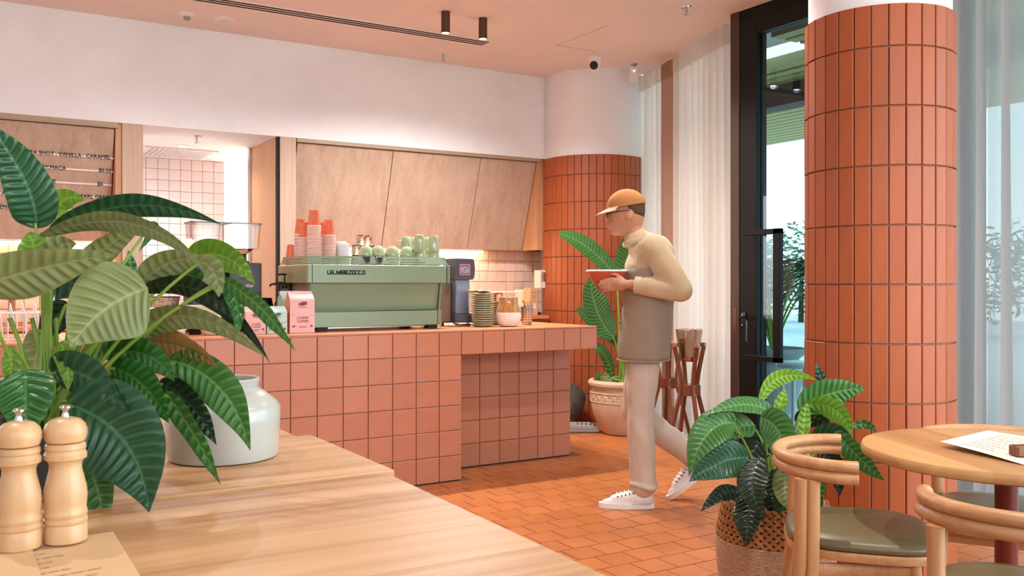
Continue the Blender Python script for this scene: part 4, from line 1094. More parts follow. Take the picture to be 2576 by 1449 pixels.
for k in range(9):
    a = rnd.uniform(0, 6.28); b = a + rnd.uniform(-.6, .6); r0 = .018; r1 = rnd.uniform(.022, .042)
    q0, q1 = Vector((r0 * math.cos(a + PI), r0 * math.sin(a + PI), .012)), Vector((r1 * math.cos(b), r1 * math.sin(b), rnd.uniform(.145, .175)))
    o = ob('cutlery', MB().tube([q0, q0.lerp(q1, .7), q1], [.003, .003, .0055], 8, sq=(1.3, .5)), CHROME, None, loc=(p.x, 5.36, CZ))
    tag(o, 'steel cutlery handle among the bunch sticking out of the perforated cup', 'cutlery', 'cutlery in the perforated cup')
p = at(1318, 700, y=6.35)
t = thing('white_tub', 'plain white tub behind the cutlery cup', 'tub', (at(1320, 700, y=7.25).x, 7.25, .93))
ob('body', MB().lathe([(.085, .001), (.088, .01), (.095, .20), (.098, .205), (.098, .215), (.09, .215), (.085, .02), (0, .012)], 32), mat('tub_white', '#f0e2d2', .45), t)
ob('lid', MB().lathe([(.1, .215), (.1, .228), (.09, .232), (0, .232)], 32), mat('tub_white', '#f0e2d2', .45), t)
KR = mat('kraft_card', '#d9a878', .7, var=.03)
pa, pb = at(1334, 796, y=6.90), at(1353, 796, y=6.90)
t = thing('ice_cream_carton', 'kraft carton standing at the end of the back bench', 'carton', ((pa.x + pb.x) / 2, 6.96, .9305))
ww = pb.x - pa.x
ob('box', MB().cbox(-ww / 2, ww / 2, -.06, .06, 0, .245, .002), KR, t)
ob('side_print', MB().box(ww / 2, ww / 2 + .001, -.058, .058, .004, .24), mat('carton_brown', '#7a452c', .7, col2='#9a5b38', nscale=40), t, False)
for w_, z, s in (('ICE CREAM', .205, .0125), ('MIX IT', .175, .010), ('AT HOME', .160, .010)):
    me = text_mesh(w_, s, .0002, 'CENTER', .85); me.transform(Matrix.Translation((0, -.0606, z)) @ Matrix.Rotation(PI / 2, 4, 'X')); link('print', me, mat('carton_ink', '#8c4a2e', .7), t)['kind'] = 'stuff'
ob('printed_panel', MB().box(-.008, .022, -.061, -.0602, .06, .11), mat('pale_board', '#e9dccb'), t, False)
pc = at(1362, 710, y=6.98)
t = thing('pale_carton', 'upper pale carton with a dark printed panel on the kraft carton', 'carton', (pc.x + .045, 7.02, .9305 + .246))
ob('box', MB().cbox(-.065, .065, -.05, .05, 0, .165, .002), mat('pale_board', '#e9dccb'), t)
ob('dark_panel', MB().box(-.05, .05, -.0512, -.0502, .06, .145), mat('carton_brown', '#7a452c'), t, False)
me = text_mesh('ELCHU', .035, .0002, 'LEFT'); me.transform(Matrix.Translation((-.03, -.0516, .065)) @ Matrix.Rotation(PI / 2, 4, 'X') @ Matrix.Rotation(PI / 2, 4, 'Z')); link('print', me, mat('pale_board', '#e9dccb'), t)['kind'] = 'stuff'

# ------------------------------------------------------------------ long tables in the foreground
TBL = wood('table_ash', '#d3a576', '#aa774a', 'X', .55, .42, .02, plank=.09, contrast=1.3)
LEGM = mat('table_leg_black', '#2a2522', .5)
def long_table(x0, x1, y0, y1, z, label, rz=0.0):
    cx, cy = (x0 + x1) / 2, (y0 + y1) / 2
    t = thing('wood_table', label, 'table', (cx, cy, 0), rz, 'long tables in the foreground')
    w, d = (x1 - x0) / 2, (y1 - y0) / 2
    ob('tabletop', MB().cbox(-w, w, -d, d, z - .035, z, .004), TBL, t)
    for sx in (-1, 1):
        for sy in (-1, 1): ob('leg', MB().cbox(sx * (w - .06) - .025, sx * (w - .06) + .025, sy * (d - .06) - .025, sy * (d - .06) + .025, 0, z - .035, .003), LEGM, t)
long_table(-.9, .945, 2.105, 2.728, .752, 'pale wood table carrying the potted plant and white jar')
long_table(-.9, .905, 2.74, 3.5, .748, 'farthest pale wood table, mostly hidden behind the white jar')
long_table(-.9, .893, -.6, 2.09, .748, 'nearest pale wood table with the two grinding mills', math.radians(-1.2))
def sheet(name, label, P4, z, m, lift=None, lines=True):
    """paper from four table-plane corners"""
    c = sum(P4, Vector()) / 4
    t = thing(name, label, 'paper', (c.x, c.y, z))
    def fn(u, v):
        q = (P4[0] * (1 - u) + P4[1] * u) * (1 - v) + (P4[3] * (1 - u) + P4[2] * u) * v
        zz = .0015 + (lift(u, v) if lift else 0)
        return Vector((q.x - c.x, q.y - c.y, zz))
    o = ob('sheet', MB().grid(12, 12, fn), m, t, True, angle=80)
    if lines:
        mb = MB(); rnd = random.Random(4)
        for k in range(9):
            v = .15 + k * .085; u0 = .2; u1 = rnd.uniform(.5, .85)
            for kk in range(6):
                a, b = u0 + (u1 - u0) * kk / 6, u0 + (u1 - u0) * (kk + .8) / 6
                A_, B_, C_, D_ = fn(a, v), fn(b, v), fn(b, v + .012), fn(a, v + .012)
                for q in (A_, B_, C_, D_): q.z += .0008
                mb.add([A_, B_, C_, D_], [(0, 1, 2, 3)])
        ob('print', mb, mat('menu_ink', '#b98d68', .8), t, False)['kind'] = 'stuff'
    return t
PAP = mat('menu_paper', '#dab283', .75, var=.02)
sheet('menu_sheet', 'kraft paper menu lying by the two mills', [at(-120, 1395, z=.75), at(285, 1337, z=.75), at(360, 1460, z=.75), at(-80, 1560, z=.75)], .7485, PAP)
sheet('menu_sheet', 'second kraft menu sheet slightly overlapping at the table edge', [at(-160, 1400, z=.75), at(80, 1382, z=.75), at(110, 1470, z=.75), at(-160, 1520, z=.75)], .7515, PAP, lines=False)

# mills
MILLW = wood('mill_beech', '#d9b083', '#c39260', 'Z', .8, .35, .03)
def mill(x, y, label):
    s = 1.0
    t = thing('wooden_mill', label, 'mill', (x, y, .7535), random.uniform(0, 6), 'wooden pepper and salt mills')
    pr = [(0, 0), (.035, 0), (.0365, .002), (.0365, .030), (.0345, .033), (.037, .036), (.037, .041), (.0345, .044), (.0365, .048), (.0365, .054), (.0345, .058), (.0355, .07), (.0365, .082), (.035, .098), (.031, .115), (.0275, .130), (.027, .138), (.030, .146), (.0355, .150), (.036, .158), (.0335, .162), (.0325, .165), (.0345, .168), (.034, .175), (.031, .178)]
    ob('body', MB().lathe(pr, 36), MILLW, t)
    ob('head', MB().lathe([(.030, .179), (.033, .181), (.0365, .192), (.0365, .202), (.033, .212), (.025, .220), (.012, .224), (0, .225)], 36), MILLW, t)
    ob('knob', MB().lathe([(.007, .223), (.006, .229), (.0045, .233), (.006, .237), (.0105, .241), (.0105, .244), (.006, .247), (0, .2475)], 20), CHROME, t)
q = at(48, 1378, z=.753); mill(q.x, q.y, 'beech pepper mill nearest the left edge, standing on the menu')
q = at(165, 1360, z=.753); mill(q.x, q.y, 'beech mill standing right of the other mill, before the big leaf')

# squat white jar
q = at(562, 1150, z=.752)
t = thing('white_jar', 'squat pale grey glazed jar with dark mouth on the table', 'jar', (q.x, q.y, .752))
JR = .143
ob('body', MB().lathe([(JR - .012, .001), (JR - .004, .004), (JR, .016), (JR + .006, .10), (JR + .006, .135), (JR - .002, .148), (.108, .176), (.094, .184), (.091, .190), (.095, .21), (.093, .214), (.088, .212), (.084, .19), (.10, .15), (.12, .05), (0, .02)], 56), mat('celadon_white', '#b4b3a8', .28, var=.05, nscale=5, coat=.4), t)
ob('soil_or_mouth_shade', MB().lathe([(0, .196), (.0845, .196), (.084, .18)], 40), mat('mouth_shade', '#1b1512', .9), t)  # dark disc paints the shade inside the jar mouth, no soil here

# ------------------------------------------------------------------ round table
RT = wood('round_table_oak', '#d2a268', '#aa7240', 'Y', .5, .4, .02, plank=.06, contrast=.8)
t = thing('round_table', 'round oak table on a dark red pedestal', 'table', (2.602, 1.502, 0), math.radians(-25))
ob('tabletop', MB().lathe([(0, .708), (.384, .708), (.393, .713), (.395, .720), (.395, .732), (.391, .739), (.386, .74), (0, .74)], 72), RT, t)
ob('pedestal', MB().lathe([(.030, .012), (.031, .016), (.031, .70), (.08, .708)], 32), mat('oxblood_paint', '#6d2418', .3), t)
ob('foot_plate', MB().lathe([(.22, .001), (.22, .008), (.03, .016)], 40), mat('oxblood_paint', '#6d2418', .3), t)
PW = mat('white_menu_paper', '#e2d3ba', .75)
sheet('menu_sheet', 'pale menu sheet curling on the round table', [at(2365, 1124, z=.742), at(2576, 1170, z=.742), at(2700, 1110, z=.742), at(2486, 1104, z=.742)], .7405, PW, lift=lambda u, v: .016 * (1 - u) ** 2 + .010 * v * (1 - u) + .006 * math.sin(3 * u) * (1 - v) ** 3)
q = at(2585, 1150, z=.742)
t = thing('wooden_number_block', 'small walnut block holding down the pale menu sheet', 'block', (q.x, q.y, .7475), math.radians(-20))
ob('block', MB().cbox(-.045, .045, -.02, .02, 0, .028, .003), wood('walnut', '#8a5330', '#5f3319', 'X', 1.5, .5), t)
ob('slot', MB().box(-.045, .045, -.002, .002, .0275, .0285), GAPSHADE, t, False)

# ------------------------------------------------------------------ chairs
ASH = wood('ash_chair', '#d29d6b', '#b07442', 'Z', .9, .4, .03)
ASHX = wood('ash_chair_rail', '#d29d6b', '#b07442', 'X', .9, .4, .03)
VINYL = mat('olive_vinyl', '#6f6142', .38, var=.02)
def make_chair(label):
    t = thing('dining_chair', label, 'chair', (0, 0, 0), 0, 'ash dining chairs at the round table')
    def C(z, w, yb, yf, n=30):
        return [Vector((w * math.sin(a), -yb * math.cos(a) if math.cos(a) > 0 else yf * -math.cos(a), z)) for a in (math.radians(-93) + math.radians(186) * i / n for i in range(n + 1))]
    for z, w in ((.712, .236), (.680, .240)):
        ob('back_rail', MB().tube(C(z, w, .190, .26), .0175, 12, sq=(1.15, 1)), ASHX, t)
    # seat
    def pad(u, v):
        a = 2 * PI * u; e = 3.2
        ca, sa = math.cos(a), math.sin(a); k = (abs(ca) ** e + abs(sa) ** e) ** (-1 / e)
        prof = [(.0, .512), (.55, .510), (.85, .504), (.96, .494), (1.0, .482), (.985, .470), (.9, .466)]
        i = v * (len(prof) - 1); j = min(int(i), len(prof) - 2); f = i - j
        r = prof[j][0] * (1 - f) + prof[j + 1][0] * f; z = prof[j][1] * (1 - f) + prof[j + 1][1] * f
        return Vector((.214 * k * ca * r * (1 + .06 * sa), .212 * k * sa * r + .043, z))
    ob('seat_pad', MB().grid(40, 18, pad), VINYL, t, True, angle=70)
    def rim(u, v):
        a = 2 * PI * u; e = 3.2; ca, sa = math.cos(a), math.sin(a); k = (abs(ca) ** e + abs(sa) ** e) ** (-1 / e)
        r, z = [(.85, .467), (1.01, .467), (1.02, .460), (1.0, .442), (.9, .438), (0, .438)][min(5, int(v * 5 + .5))]
        return Vector((.214 * k * ca * r * (1 + .06 * sa), .212 * k * sa * r + .043, z))
    ob('seat_frame', MB().grid(40, 5, rim), ASHX, t, True, angle=50)
    for s in (-1, 1):
        # rear post: two round rods side by side, rising to the rail
        for dy in (-.016, .016):
            ob('rear_leg', MB().tube([(s * .195, -.135 + dy - .04, 0), (s * .200, -.120 + dy, .42), (s * .205, -.118 + dy, .668)], [.015, .019, .019], 14), ASH, t)
        ob('front_leg', MB().tube([(s * .195, .195, 0), (s * .175, .165, .45)], [.014, .020], 14), ASH, t)
        ob('side_stretcher', MB().tube([(s * .19, -.115, .405), (s * .178, .16, .42)], .017, 10, sq=(.8, 1.3)), ASHX, t)
    ob('front_rail', MB().cbox(-.175, .175, .150, .172, .395, .44, .006), ASHX, t)
    ob('rear_rail', MB().cbox(-.19, .19, -.13, -.108, .405, .44, .006), ASHX, t)
    return t
TCEN = Vector((2.602, 1.502, 0))
def face(loc, tgt): d = Vector(tgt) - Vector(loc); return math.atan2(d.y, d.x) - PI / 2
ch = make_chair('ash dining chair with olive seat beside the basket plant')
loc1 = (2.285, 1.815, 0); ch.location = loc1; ch.rotation_euler = (0, 0, face((2.285, 1.815, 0), (2.62, 1.47, 0)))
loc2 = (2.13, 1.16, 0); dup(ch, loc2, face(loc2, (2.62, 1.45, 0)), 'ash dining chair nearest the camera, its curved back to us')
loc3 = (2.93, 1.70, 0); dup(ch, loc3, face(loc3, TCEN), 'ash dining chair behind the round table by the grey curtain')

# ------------------------------------------------------------------ wine bucket stands
WAL = wood('mahogany_legs', '#8a4a2c', '#5a2716', 'Z', 1.2, .3, .03)
SMOKE = mat('smoked_glass', '#d9c3b4', .03, trans=.95, ior=1.3)
def stand(x, y, rz, bucket, label):
    t = thing('wine_bucket_stand', label, 'stand', (x, y, 0), rz, 'wooden wine bucket stands')
    for k in range(4):
        a = PI / 4 + k * PI / 2; cx, sy = math.cos(a), math.sin(a)
        prof = [(.175, 0), (.135, .17), (.072, .40), (.062, .47), (.075, .56), (.105, .70), (.118, .755)]
        ob('leg', MB().tube([(r * cx, r * sy, z) for r, z in prof], .0175, 4), WAL, t, False)
        ob('leg_cap', MB().cbox(.112 * cx - .02, .112 * cx + .02, .112 * sy - .02, .112 * sy + .02, .752, .782, .003), mat('copper_cap', '#c98e6a', .2, .9), t)
        for z in (.405, .465): ob('bolt', MB().ell((.085 * cx, .085 * sy, z), (.006, .006, .006), 8, 6), CHROME, t)
    ob('hub', MB().cbox(-.062, .062, -.062, .062, .395, .475, .003, Matrix.Rotation(PI / 4, 4, 'Z')), WAL, t)
    if bucket:
        b = thing('glass_bucket', 'tapered smoked glass ice bucket in the nearer wooden stand', 'ice bucket', (x, y, .645))
        ob('wall', MB().lathe([(0, .002), (.060, .002), (.068, .02), (.100, .235), (.097, .235), (.064, .022), (.058, .010), (0, .010)], 40), glass('bucket_glass', '#e4d8d0', 1.8), b)
        ob('base', MB().lathe([(0, .0), (.058, .0), (.066, .015), (.06, .03), (0, .03)], 32), mat('copper_cap', '#c98e6a', .2, .9), b)
        ob('rim', MB().tube([(.0985 * math.cos(a), .0985 * math.sin(a), .235) for a in (2 * PI * i / 36 for i in range(36))], .002, 6, closed=True), CHROME, b)
q = at(1737, 1090, z=0)
stand(4.63, 5.05, .5, True, 'wooden wine bucket stand holding a glass bucket by the curtain')
stand(4.82, 5.50, .2, False, 'empty wooden stand half hidden behind the walking person')

# ------------------------------------------------------------------ shoes / sculpture behind the pot
DKC = mat('charcoal_weave', '#6b5c50', .8, col2='#2b2420', nscale=70, stretch=(1, 3, 3))
t = thing('woven_hamper', 'dark patterned woven hamper lying behind the clay pot', 'basket', (4.50, 6.40, 0), .4)
Mh = Matrix.Translation((.0, .06, .165)) @ Matrix.Rotation(math.radians(60), 4, 'Y')
ob('body', MB().lathe([(0, -.20), (.12, -.19), (.155, -.10), (.16, .05), (.13, .17), (.11, .19), (.10, .15), (0, .1)], 32, M=Mh), DKC, t)
mh = MB()
for k in range(70):
    a = random.uniform(0, 6.28); z = random.uniform(-.16, .16); n = Vector((math.cos(a), math.sin(a), 0)); r = .157 if z < .06 else .157 - (z - .06) * .25
    if z < -.1: r = .155 - (-.1 - z) * .3
    mh.lathe([(0, .002), (.008, .002), (.008, -.004)], 6, M=Mh @ Matrix.Translation((r * math.cos(a), r * math.sin(a), z)) @ n.to_track_quat('Z', 'Y').to_matrix().to_4x4())
o = ob('holes', mh, GAPSHADE, t); o['kind'] = 'stuff'
GC = mat('grey_clog', '#8b817b', .6)
t = thing('grey_clog', 'grey perforated clog shoe on the floor behind the counter end', 'shoe', (4.40, 6.06, 0), math.radians(-32))
ob('sole', MB().cbox(-.13, .13, -.05, .05, .001, .03, .012), GC, t)
def cl(u, v):
    x = -.125 + .25 * u; w = .048 * (1 - .25 * (2 * u - 1) ** 4); h = .03 + (.055 if u < .7 else .055 - (u - .7) * .12) * math.sin(PI * v)
    return Vector((x, -w * math.cos(PI * v), h))
ob('upper', MB().grid(16, 12, cl), GC, t)
mh = MB()
for k in range(5):
    for s in (.28, .45, .62): 
        q = cl(.3 + k * .14, s); mh.ell(q, (.008, .006, .006), 8, 6)
ob('holes', mh, GAPSHADE, t)
# ------------------------------------------------------------------ leaves
def leaf_mat(name, col, vein, rough=.32, transl=.22):
    if name in MATS: return MATS[name]
    m = bpy.data.materials.new(name); m.use_nodes = True
    t = m.node_tree; N, L = t.nodes, t.links; N.clear()
    o = N.new('ShaderNodeOutputMaterial'); p = N.new('ShaderNodeBsdfPrincipled'); tl = N.new('ShaderNodeBsdfTranslucent'); mx = N.new('ShaderNodeMixShader')
    at_ = N.new('ShaderNodeVertexColor'); at_.layer_name = 'pat'
    sc = N.new('ShaderNodeSeparateColor'); L.new(at_.outputs['Color'], sc.inputs[0])
    tcn = N.new('ShaderNodeTexCoord'); nz = N.new('ShaderNodeTexNoise'); nz.inputs['Scale'].default_value = 14; nz.inputs['Detail'].default_value = 4
    L.new(tcn.outputs['Object'], nz.inputs['Vector'])
    oi = N.new('ShaderNodeObjectInfo')
    c1, c2 = lin(col), lin(vein)
    a = N.new('ShaderNodeMix'); a.data_type = 'RGBA'
    a.inputs['A'].default_value = tuple(x * .72 for x in c1[:3]) + (1,); a.inputs['B'].default_value = tuple(x * 1.25 for x in c1[:3]) + (1,)
    L.new(nz.outputs['Fac'], a.inputs['Factor'])
    b = N.new('ShaderNodeMix'); b.data_type = 'RGBA'; b.inputs['B'].default_value = c2
    L.new(a.outputs['Result'], b.inputs['A'])
    mg = N.new('ShaderNodeMath'); mg.operation = 'MULTIPLY'; mg.inputs[1].default_value = .55
    L.new(sc.outputs[1], mg.inputs[0])
    ma = N.new('ShaderNodeMath'); ma.operation = 'MAXIMUM'; L.new(sc.outputs[0], ma.inputs[0]); L.new(mg.outputs[0], ma.inputs[1])
    L.new(ma.outputs[0], b.inputs['Factor'])
    hv = N.new('ShaderNodeHueSaturation'); m1 = N.new('ShaderNodeMath'); m1.operation = 'MULTIPLY_ADD'; m1.inputs[1].default_value = .3; m1.inputs[2].default_value = .85
    L.new(oi.outputs['Random'], m1.inputs[0]); L.new(m1.outputs[0], hv.inputs['Value']); L.new(b.outputs['Result'], hv.inputs['Color'])
    L.new(hv.outputs[0], p.inputs['Base Color']); L.new(hv.outputs[0], tl.inputs[0])
    p.inputs['Roughness'].default_value = rough
    mx.inputs[0].default_value = transl
    L.new(p.outputs[0], mx.inputs[1]); L.new(tl.outputs[0], mx.inputs[2]); L.new(mx.outputs[0], o.inputs[0])
    MATS[name] = m
    return m
LEAVES = {
 'dark': leaf_mat('leaf_dark', '#1f4a2a', '#4f7d54', .28), 'mid': leaf_mat('leaf_mid', '#386b2c', '#77a158', .32),
 'bright': leaf_mat('leaf_bright', '#6b9a2a', '#9dbb4f', .4, .35), 'olive': leaf_mat('leaf_olive', '#7d8a52', '#a9a878', .5),
 'deep': leaf_mat('leaf_deep', '#1c2f1c', '#3c5638', .3), 'brown': leaf_mat('leaf_brown', '#a07a45', '#6f6a38', .5), 'green': leaf_mat('leaf_green', '#2c6a26', '#5f9a4c', .3)}
STEMM = mat('leaf_stem', '#7fa03f', .4)
def leaf_mesh(base, mid, tip, width, roll, fold=.25, nu=96, ns=12, vein=.020, amp=.0030, curl=.15, wave=.006, seed=0, wp=(.60, 1.05)):
    base, mid, tip = Vector(base), Vector(mid), Vector(tip)
    ctrl = mid * 2 - (base + tip) * .5
    pts = bez(base, ctrl, tip, nu); L = sum((pts[i + 1] - pts[i]).length for i in range(nu))
    ns = 30 if width > .11 else (20 if width > .06 else ns)
    tm_ = wp[0] / (wp[0] + wp[1]); mxv = tm_ ** wp[0] * (1 - tm_) ** wp[1]
    rnd = random.Random(seed); ph = rnd.uniform(0, 6)
    vs, cols, fs = [], [], []
    for i, p in enumerate(pts):
        t = i / nu
        T = (pts[min(i + 1, nu)] - pts[max(i - 1, 0)]).normalized()
        V = (EYE - p).normalized(); N0 = (V - T * T.dot(V))
        N0 = N0.normalized() if N0.length > 1e-4 else T.orthogonal()
        Lt = T.cross(N0).normalized()
        Rm = Matrix.Rotation(roll + .15 * math.sin(2.5 * t + ph), 3, T); Lt, N_ = Rm @ Lt, Rm @ N0
        tt = min(max(t, 0), 1)
        w = width * .5 * (tt ** wp[0] * (1 - tt) ** wp[1]) / mxv
        for j in range(-ns // 2, ns // 2 + 1):
            s = j / (ns / 2); sa = abs(s)
            vphase = 2 * PI * (t * L - sa * w * .55) / vein
            vw = math.sin(vphase)
            off = fold * sa * w - curl * sa * sa * w + amp * vw * math.sin(PI * sa ** .8) * min(1, w / .02) + wave * sa * math.sin(9 * t + ph + (2 if s > 0 else 0)) * min(1, w / .03)
            vs.append(p + Lt * s * w + N_ * off)
            mr = 1.0 if j == 0 else 0.0
            cols.append((mr * .9, max(0, vw) ** 3 * (1 - sa * .5), 0, 1))
    k = ns + 1
    fs = [(i * k + j, i * k + j + 1, (i + 1) * k + j + 1, (i + 1) * k + j) for i in range(nu) for j in range(ns)]
    me = bpy.data.meshes.new('leaf'); me.from_pydata(vs, [], fs); me.update()
    ca = me.color_attributes.new('pat', 'FLOAT_COLOR', 'POINT')
    ca.data.foreach_set('color', [x for c in cols for x in c])
    me.polygons.foreach_set('use_smooth', [True] * len(me.polygons))
    return me
def px(q): return at(q[0], q[1], D=q[2])
def put_leaf(parent, b, m_, tp, wpx, roll, kind, crown=None, stem_r=.004, seed=0, **kw):
    B, M_, T_ = px(b), px(m_), px(tp)
    Dm = m_[2]; w = wpx / FOC * Dm / max(.25, math.cos(math.radians(roll)))
    me = leaf_mesh(B, M_, T_, w, math.radians(roll), seed=seed, **kw)
    link('leaf', me, LEAVES[kind], parent, world=True)
    if crown is not None:
        C = crown + Vector((random.uniform(-.03, .03), random.uniform(-.03, .03), 0))
        mid = (C + B) / 2 + Vector((0, 0, .04)); 
        ob('stem', MB().tube(bez(C, mid * 2 - (C + B) / 2 + Vector((0, 0, .0)), B + (M_ - B) * .12, 10), [stem_r * (1.3 - .5 * i / 10) for i in range(11)], 7), STEMM, parent, True, True)

# ------------------------------------------------------------------ big plant on the long table
q = at(120, 1240, z=.752)
PL = thing('potted_peace_lily', 'large broad-leaved green plant on the long table at left', 'plant', (q.x, q.y, .752))
ob('planter', MB().lathe([(.09, .001), (.105, .006), (.12, .13), (.122, .14), (.114, .14), (.10, .03), (0, .02)], 36), mat('planter_dark', '#2b2a26', .5), PL)
ob('soil_or_mouth_shade', MB().lathe([(0, .125), (.11, .125), (.105, .1)], 30), mat('potting_soil', '#231a14', .95, bump=.8, bscale=60), PL)
crown = q + Vector((0, 0, .12))
LL = [  # base, mid, tip as (u, v, depth); visible width px; roll; kind
 ((92, 575, 2.02), (62, 455, 1.95), (-40, 300, 1.85), 118, 20, 'dark'),
 ((140, 545, 2.10), (165, 500, 2.08), (215, 505, 2.05), 62, 10, 'bright'),
 ((120, 590, 2.08), (330, 517, 2.02), (560, 566, 1.95), 66, 25, 'dark'),
 ((90, 600, 2.05), (330, 562, 1.98), (520, 690, 1.90), 52, 30, 'olive'),
 ((190, 702, 2.18), (268, 622, 2.16), (372, 560, 2.12), 66, 15, 'olive'),
 ((100, 655, 2.0), (85, 620, 1.99), (75, 582, 2.0), 80, 10, 'bright'),
 ((108, 655, 1.98), (150, 620, 1.98), (195, 612, 1.97), 60, 20, 'olive'),
 ((-90, 735, 1.82), (90, 678, 1.84), (292, 640, 1.86), 122, 30, 'olive'),
 ((95, 690, 2.12), (160, 700, 2.10), (225, 745, 2.06), 120, 15, 'dark'),
 ((372, 725, 1.96), (265, 778, 1.92), (176, 874, 1.88), 205, 12, 'olive'),
 ((470, 655, 2.16), (560, 645, 2.12), (642, 715, 2.05), 78, 20, 'bright'),
 ((345, 725, 2.14), (430, 660, 2.10), (520, 660, 2.06), 74, 20, 'olive'),
 ((395, 700, 2.18), (470, 690, 2.16), (545, 742, 2.12), 60, 20, 'mid'),
 ((500, 655, 2.02), (540, 690, 2.00), (550, 748, 1.98), 62, 25, 'olive'),
 ((345, 735, 2.12), (520, 740, 2.08), (680, 915, 2.0), 58, 25, 'deep'),
 ((555, 700, 2.02), (655, 775, 1.98), (745, 885, 1.92), 44, 30, 'mid'),
 ((548, 700, 2.06), (595, 760, 2.04), (592, 855, 2.0), 44, 25, 'green'),
 ((300, 905, 2.10), (450, 795, 2.04), (676, 905, 1.95), 64, 35, 'olive'),
 ((285, 872, 2.14), (430, 862, 2.1), (548, 925, 2.05), 84, 30, 'brown'),
 ((262, 900, 2.08), (360, 890, 2.04), (440, 960, 1.98), 84, 25, 'green'),
 ((128, 938, 2.02), (215, 945, 1.98), (322, 1035, 1.92), 105, 20, 'dark'),
 ((280, 920, 2.06), (365, 975, 2.02), (425, 1065, 1.96), 92, 20, 'green'),
 ((425, 905, 2.10), (555, 980, 2.06), (630, 1135, 2.0), 108, 15, 'mid'),
 ((165, 1015, 1.96), (312, 1110, 1.92), (375, 1290, 1.86), 225, 10, 'dark'),
 ((62, 930, 1.90), (65, 1010, 1.86), (62, 1110, 1.84), 130, 20, 'green'),
 ((210, 1150, 1.97), (245, 1230, 1.94), (262, 1322, 1.90), 92, 20, 'mid'),
 ((415, 985, 2.06), (485, 1090, 2.02), (556, 1220, 1.97), 48, 35, 'mid'),
 ((400, 960, 2.10), (480, 1020, 2.06), (545, 1120, 2.02), 66, 25, 'deep'),
 ((325, 720, 2.2), (328, 670, 2.2), (322, 628, 2.2), 30, 20, 'mid'),
 ((150, 860, 2.02), (168, 910, 2.0), (170, 985, 1.98), 52, 15, 'bright'),
 ((30, 870, 1.94), (28, 930, 1.93), (25, 985, 1.92), 40, 20, 'bright'),
 ((110, 830, 2.1), (90, 900, 2.1), (85, 990, 2.08), 80, 30, 'olive'),
 ((-20, 1040, 1.98), (15, 1090, 1.95), (30, 1170, 1.92), 90, 30, 'deep'),
 ((170, 760, 2.16), (135, 810, 2.16), (100, 870, 2.14), 70, 20, 'deep'),
 ((360, 590, 2.2), (385, 575, 2.2), (348, 635, 2.18), 30, 20, 'green'),
 ((230, 1060, 2.08), (300, 1120, 2.06), (330, 1200, 2.04), 120, 20, 'deep'),
 ((100, 1120, 2.08), (180, 1180, 2.04), (210, 1260, 2.0), 100, 20, 'deep'),
 ((250, 960, 2.16), (330, 1000, 2.16), (420, 1020, 2.14), 110, 20, 'deep'),
 ((300, 800, 2.2), (250, 860, 2.2), (215, 930, 2.2), 70, 20, 'mid'),
]
for i, (b, m_, tp, w, r, k) in enumerate(LL):
    put_leaf(PL, b, m_, tp, w, r, k, crown, seed=i, vein=.020 + .003 * (i % 3))
for i in range(10):
    u = 20 + i * 28; top = at(u + random.uniform(-30, 30), 800, D=2.0 + .02 * i)
    ob('stem', MB().tube(bez(crown + Vector((random.uniform(-.05, .05), random.uniform(-.04, .04), 0)), (crown + top) / 2 + Vector((.01, 0, .02)), top, 10), .0045, 7), STEMM, PL, True, True)

# ------------------------------------------------------------------ plant in the woven basket
BD = 3.4
q = at(1950, 1449, D=BD); q.z = 0
BK = thing('basket_plant', 'broad-leaved green plant in a woven seagrass basket by the near column', 'plant', (q.x, q.y, 0))
BR_ = .213
rowsz = [(.155, .0), (.185, .02), (.205, .12), (BR_, .20)]
mb = MB(); nr = 33
for k in range(nr):
    z = .008 + k * .0083; f = z / .24; r = .180 + .033 * math.sin(min(1, f) * PI / 2)
    mb.tube([(r * math.cos(a), r * math.sin(a), z) for a in (2 * PI * i / 56 for i in range(56))], .0052, 6, closed=True)
ob('coiled_base', mb, mat('pale_seagrass', '#c9a584', .85, col2='#9a7152', nscale=60, stretch=(1, 1, 4)), BK)
def strand():
    return [tile for tile in ()]
# herringbone of slanted strands above the coil
sm_ = MB().cbox(-.021, .021, -.004, .003, -.0056, .0056, .002).mesh('strand')
SG = [mat('seagrass_a', '#a9713f', .8, rnd=.2), ]
n_s, rows_s = 44, 10
cnt = 0; extra = MB()
for r_ in range(rows_s):
    z = .281 + r_ * .0131; f = (z - .26) / .15; R_ = BR_ - .030 * max(0, f) ** 1.6
    for i in range(n_s):
        a = 2 * PI * (i + .5 * (r_ % 2)) / n_s
        Mx = Matrix.Translation((R_ * math.cos(a), R_ * math.sin(a), z)) @ Matrix.Rotation(a + PI / 2, 4, 'Z') @ Matrix.Rotation(math.radians(38 if r_ % 2 else -38), 4, 'Y')
        av = math.atan2(-q.y, -q.x); da = (a - av + PI) % (2 * PI) - PI
        if abs(da) < 1.75 and cnt < 290:
            o = link('strand', sm_, SG[0], BK); o.matrix_basis = Mx; cnt += 1
        else:
            for p_ in (0,): extra.cbox(-.021, .021, -.004, .003, -.0056, .0056, .002, Mx)
o = ob('rear_weave', extra, SG[0], BK); o['kind'] = 'stuff'
ob('lining', MB().lathe([(BR_ - .006, .19), (BR_ - .004, .28), (BR_ - .030, .40), (BR_ - .05, .40), (BR_ - .03, .34), (0, .34)], 40), mat('basket_inner', '#84562f', .95, bump=.6, bscale=80), BK)
mb = MB()
for k in range(3): mb.tube([((BR_ - .034 + .004 * math.sin(9 * a)) * math.cos(a), (BR_ - .034 + .004 * math.sin(9 * a)) * math.sin(a), .400 + k * .006 + .006 * math.sin(3 * a)) for a in (2 * PI * i / 60 for i in range(60))], .005, 6, closed=True)
ob('rim', mb, SG[0], BK)
crown2 = q + Vector((0, 0, .35))
